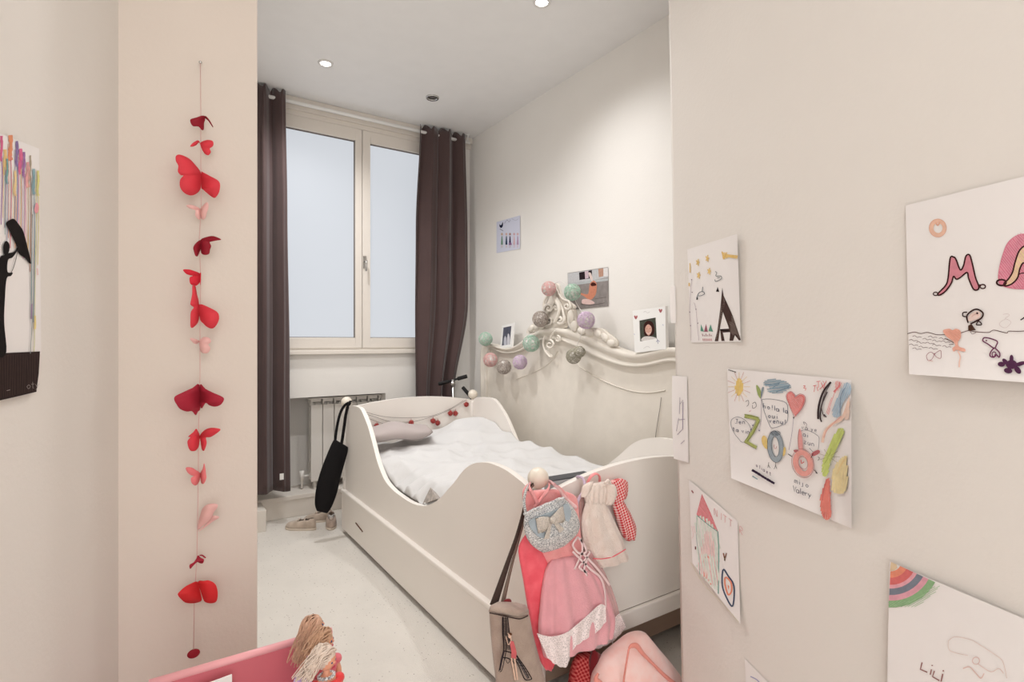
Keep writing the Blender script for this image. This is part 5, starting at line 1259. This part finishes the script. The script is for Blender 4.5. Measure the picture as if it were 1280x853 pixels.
k.line([(272, 645), (290, 740), (305, 835)], 2.0, SK, sm=False).line([(300, 650), (312, 740), (325, 835)], 2.0, SK, sm=False).line([(265, 500), (245, 530), (225, 455)], 1.0, SK).line([(240, 430), (262, 455), (272, 495)], 1.2, SK).fill(ell(258, 455, 14, 20, 8), SK).fill(ell(262, 438, 16, 12, 8), (110, 70, 50))
k.done()

# ------------------------------------------------------------------ on the floor at the foot of the bed
M_pb = fabric('pale_pink_padded_cloth', (255, 222, 216), (254, 208, 200), bump=.1, rough=.7); M_pb2 = fabric('salmon_lining', (246, 158, 144), rough=.7)
pb = thing('pink_bag', (1.33, 1.24, 0), 'pale pink padded cloth bag standing on the floor below the foot rail', 'bag')
drape([(797, 791, 806, 791), (786, 796, 811, 797), (774, 808, 821, 810), (757, 823, 834, 825), (747, 840, 846, 841), (743, 852, 856, 853), (741, 872, 868, 874), (746, 889, 866, 890), (750, 892, 860, 892)], 1.235, [.014, .03, .05, .065, .075, .08, .085, .08, .07], n=64).build('bag_body', M_pb, pb)
ribbon3([(786, 812), (789, 808), (796, 808), (804, 818), (818, 832), (832, 846), (850, 860)], [.002, .006, .008, .006, .004, .006, .006], 1.165, .002).build('trim_band', M_pb2, pb)
ribbon3([(786, 812), (783, 830), (780, 850), (779, 875)], .003, 1.160, .0015).build('seam_fold', M_pb2, pb)
ribbon3([(748, 842), (745, 850), (752, 858), (762, 876)], [.003, .008, .010, .008], 1.165, .002).build('handle', M_pb2, pb)
rdm = weave('red_dotted_cloth', (150, 26, 34), (214, 110, 104), 110)
rc = thing('dotted_cloth', (1.12, 1.30, 0), 'dark red dotted cloth heaped on the floor left of the pink bag', 'cloth')
drape([(722, 822, 738, 816), (717, 832, 744, 826), (714, 850, 746, 846), (712, 872, 748, 870), (710, 884, 750, 884)], 1.30, [.015, .025, .035, .04, .04], 5, .006).build('cloth', rdm, rc)
drape([(742, 812, 750, 818), (739, 822, 752, 826), (736, 842, 749, 846), (734, 870, 750, 872)], 1.27, [.008, .014, .016, .016], 4, .003).build('dark_fold', M_dkred, rc)
MB().tube(catmull([PY(x, y, 1.30) for x, y in ((752, 824), (755, 832), (752, 845), (750, 880))], 4), .004, 8).build('ribbon', M_pinkc, rc)
tag(MB().tube(catmull([PY(x, y, 1.34) for x, y in ((760, 795), (764, 799), (766, 808), (763, 818), (760, 840), (760, 880))], 5), .0022, 8).build('white_cable', M_white), 'thin white cord hanging below the lace hem', 'cord')

# ------------------------------------------------------------------ pink toy box and dolls, bottom left
M_pkp = mat('pink_toy_plastic', (206, 108, 118), .4, .4, 0, 1, .05, 3); M_pke = mat('light_pink_edge', (238, 170, 174), .35, .4)
X0, X1, Y0, Y1 = -.005, .335, .93, 1.24
zl = PY(185, 850, Y1).z; zr = PY(370, 799, Y1).z; zt = (zl+zr)/2
tbx = thing('toy_box', ((X0+X1)/2, (Y0+Y1)/2, 0), 'pink plastic toy box in the lower left, with dolls standing in it', 'toy box')
MB().box((X0, Y1-.012, .02), (X1, Y1, zt-.004)).build('back_panel', M_pkp, tbx, bevel=.003)
MB().tube([(X0, Y1-.006, zt-.004), (X1, Y1-.006, zt-.004)], .008, 12).build('rim', M_pke, tbx)
for x in (X0, X1-.012):
    MB().hexa([Vector((x, Y0, .02)), Vector((x+.012, Y0, .02)), Vector((x+.012, Y1-.012, .02)), Vector((x, Y1-.012, .02))], [Vector((x, Y0, .36)), Vector((x+.012, Y0, .36)), Vector((x+.012, Y1-.012, zt-.03)), Vector((x, Y1-.012, zt-.03))]).build('side_panel', M_pkp, tbx, bevel=.003)
MB().box((X0, Y0, .02), (X1, Y0+.012, .34)).build('front_panel', M_pkp, tbx, bevel=.003)
MB().box((X0+.01, Y0+.01, .24), (X1-.01, Y1-.01, .252)).build('shelf', M_pkp, tbx)
for x in (X0+.02, X1-.04):
    for y in (Y0+.02, Y1-.04): MB().lathe((x+.01, y+.01, 0), [(.012, 0), (.014, .022)], 14).build('foot', M_pke, tbx)
# white sheet resting in the box
c1 = PY(256, 853, 1.21); c2 = PY(290, 843.5, 1.205)
wp = MB(); wa = c2.z
wp.hexa([Vector((.055, 1.19, .254)), Vector((c2.x, 1.19, .254)), Vector((c2.x, 1.192, .254)), Vector((.055, 1.192, .254))], [Vector((.055, 1.205, wa-.006)), Vector((c2.x, 1.205, wa)), Vector((c2.x, 1.207, wa)), Vector((.055, 1.207, wa-.006))])
tag(wp.build('white_card', M_white), 'white card standing inside the pink toy box', 'card')
def doll(head, face_dir, hair_m, dress_m, label, hair_len, hair_to, tilt=0, up=None, sc=1.0, collar=None, band=False):
    """a small fashion doll standing on the shelf; head: centre, hair swept towards hair_to"""
    H = Vector(head); f = Vector(face_dir).normalized(); fz = .254
    t_ = thing('doll', (H.x, H.y, fz), label, 'doll', 'blonde dolls in the toy box')
    r = .0165*sc; side = f.cross(Vector((0, 0, 1))).normalized()
    MB().ball(H, r, 20, 14, (1, 1, 1.18)).tube([H+Vector((0, 0, -r*.9)), H+Vector((0, 0, -.034))], [.0065, .0065], 10).ball(H+f*r*.98, .0028, 8, 6).build('head', M_skin, t_)
    fc = MB()
    for s_ in (-1, 1): fc.ball(H+f*r*.86+side*s_*.0062+Vector((0, 0, .002)), .0026, 8, 6)
    fc.build('eyes', mat('doll_eye_blue', (60, 80, 120), .3), t_)
    MB().tube([H+f*r*.93+side*-.0035+Vector((0, 0, -.0085)), H+f*r*.97+Vector((0, 0, -.0095)), H+f*r*.93+side*.0035+Vector((0, 0, -.0085))], .0012, 6).build('mouth', mat('doll_lips', (204, 60, 90), .4), t_)
    N = H+Vector((0, 0, -.034))
    # torso, arms and legs in one skin
    b_ = MB().rings([[N+Vector((math.cos(a)*w, math.sin(a)*d_, z)) for a in [2*PI*i/20 for i in range(20)]] for w, d_, z in ((.007, .006, .006), (.018, .010, -.002), (.022, .012, -.012), (.020, .015, -.026), (.013, .010, -.046), (.018, .013, -.062), (.020, .015, -.075), (.012, .012, -.085))], True, True, True)
    for s_ in (-1, 1):
        b_.tube(catmull([N+Vector((s_*.020, 0, -.008)), N+Vector((s_*.028, -.004, -.038)), N+Vector((s_*.030, -.012, -.070)), N+Vector((s_*.030, -.018, -.082))], 4), [.0065]*4+[.005]*5+[.004]*4, 10)
        zl_ = fz-N.z
        b_.tube(catmull([N+Vector((s_*.009, 0, -.075)), N+Vector((s_*.009, -.001, -.075+(zl_+.075)*.5)), Vector((N.x+s_*.009, N.y, fz+.008))], 5), [.010]*4+[.008]*4+[.0055]*3, 10)
        b_.ball(Vector((N.x+s_*.009, N.y-.006, fz+.005)), .006, 10, 8, (.8, 1.8, .8))
    b_.build('body', M_skin, t_)
    MB().rings([[N+Vector((math.cos(a)*w*(1+.06*math.sin(7*a)*(-z*8)), math.sin(a)*d_*(1+.06*math.sin(7*a)*(-z*8)), z)) for a in [2*PI*i/42 for i in range(42)]] for w, d_, z in ((.024, .014, -.004), (.026, .0165, -.014), (.022, .017, -.028), (.016, .013, -.046), (.026, .022, -.062), (.036, .032, -.10), (.044, .040, -.14))], True, False, False).build('dress', dress_m, t_, solid=.0015)
    for s_ in (-1, 1): MB().ball(N+Vector((s_*.023, 0, -.010)), .0115, 14, 10, (1, .9, .9)).build('puff_sleeve', dress_m, t_)
    if collar:
        c_ = MB()
        for i in range(14): a = 2*PI*i/14; c_.ball(N+Vector((math.cos(a)*.014, math.sin(a)*.011, .002)), .0035, 8, 6)
        c_.build('necklace', collar, t_)
    # hair: a cap plus many locks flowing to hair_to
    hm = MB(); T = Vector(hair_to)
    hm.ball(H-f*r*.18+Vector((0, 0, r*.14)), r*1.13, 20, 14, (1, 1, 1.16))
    for i in range(90):
        th_ = random.uniform(0, 2*PI); ph_ = random.uniform(.05, 1.35)
        d_ = Vector((math.sin(ph_)*math.cos(th_), math.sin(ph_)*math.sin(th_), math.cos(ph_)))
        if d_.dot(f) > .45: d_ = (d_-f*1.2*d_.dot(f)).normalized()
        s0_ = H+d_*r*1.22
        en = T+Vector((random.gauss(0, .008), random.gauss(0, .007), random.gauss(0, .007)))*sc
        m1 = H+(d_+((T-H).normalized())*.9).normalized()*r*1.7+Vector((0, 0, .002))
        m2 = m1.lerp(en, .5)+Vector((random.gauss(0, .003), random.gauss(0, .003), random.gauss(0, .003)))
        pts_ = catmull([H+Vector((0, 0, r*1.22))-f*.002, s0_, m1, m2, en], 5); n_ = len(pts_)
        hm.tube(pts_, [.0021*(1-.65*j/n_) for j in range(n_)], 5)
    hm.build('hair', hair_m, t_)
    if band:
        MB().tube([H+side*r*1.25*math.cos(a)+Vector((0, 0, r*1.42*math.sin(a)))-f*.004 for a in [PI*i/14 for i in range(15)]], .0022, 8).build('hair_band', M_blk, t_)
    return t_
M_h1 = mat('strawberry_blond_hair', (222, 178, 150), .45, .4, .4, 400, .2, 120); M_h2 = mat('golden_hair', (216, 172, 140), .45, .4, .4, 400, .2, 120); M_h3 = mat('platinum_hair', (238, 218, 202), .45, .4, .4, 400, .15, 120)
M_dr = fabric('red_satin_dress', (222, 66, 66), rough=.4); M_dl = fabric('lilac_glitter_dress', (190, 150, 214), (226, 200, 236), rough=.35, vscale=260); M_dp = fabric('rose_dress', (226, 120, 130))
def at3(x, y, Y): return PY(x, y, Y)
doll(at3(394, 783, 1.19), (.9, -.2, .1), M_h1, M_dl, 'rearmost doll, reddish blonde hair falling left over the toy box edge', .06, at3(372, 826, 1.165), sc=1.0, band=True)
doll(at3(406, 801, 1.13), (.9, -.5, -.1), M_h2, M_dp, 'middle doll with golden hair, face turned right', .06, at3(386, 822, 1.10), sc=1.0)
doll(at3(408, 824, 1.06), (.7, -.7, -.3), M_h3, M_dr, 'front doll with platinum hair, red dress and silver necklace', .06, at3(381, 848, 1.03), sc=1.05, collar=M_gl)

tag(drape([(371, 843, 386, 841), (368, 850, 388, 848), (364, 866, 392, 864)], 1.05, [.006, .012, .018], 6, .002).build('lilac_doll_dress', M_dl), 'small lilac glitter doll dress at the left of the front doll', 'doll dress')
ga = PY(688, 601, 1.415); gb = PY(738, 593, 1.415)
M_box = mat('grey_card', (176, 176, 178), .6); M_bxd = mat('dark_lid_edge', (70, 72, 76), .5)
gx = thing('flat_box', ((ga.x+gb.x)/2, 1.43, ga.z-.05), 'grey flat box with a dark lid edge tucked behind the bed foot', 'box')
MB().hexa([Vector((ga.x, 1.402, ga.z-.06)), Vector((gb.x, 1.402, gb.z-.06)), Vector((gb.x, 1.45, gb.z-.06)), Vector((ga.x, 1.45, ga.z-.06))], [Vector((ga.x, 1.402, ga.z)), Vector((gb.x, 1.402, gb.z)), Vector((gb.x, 1.45, gb.z)), Vector((ga.x, 1.45, ga.z))]).build('box_body', M_box, gx, bevel=.002)
MB().hexa([Vector((ga.x, 1.402, ga.z)), Vector((gb.x, 1.402, gb.z)), Vector((gb.x, 1.45, gb.z)), Vector((ga.x, 1.45, ga.z))], [Vector((ga.x, 1.402, ga.z+.004)), Vector((gb.x, 1.402, gb.z+.004)), Vector((gb.x, 1.45, gb.z+.004)), Vector((ga.x, 1.45, ga.z+.004))]).build('lid', M_bxd, gx)
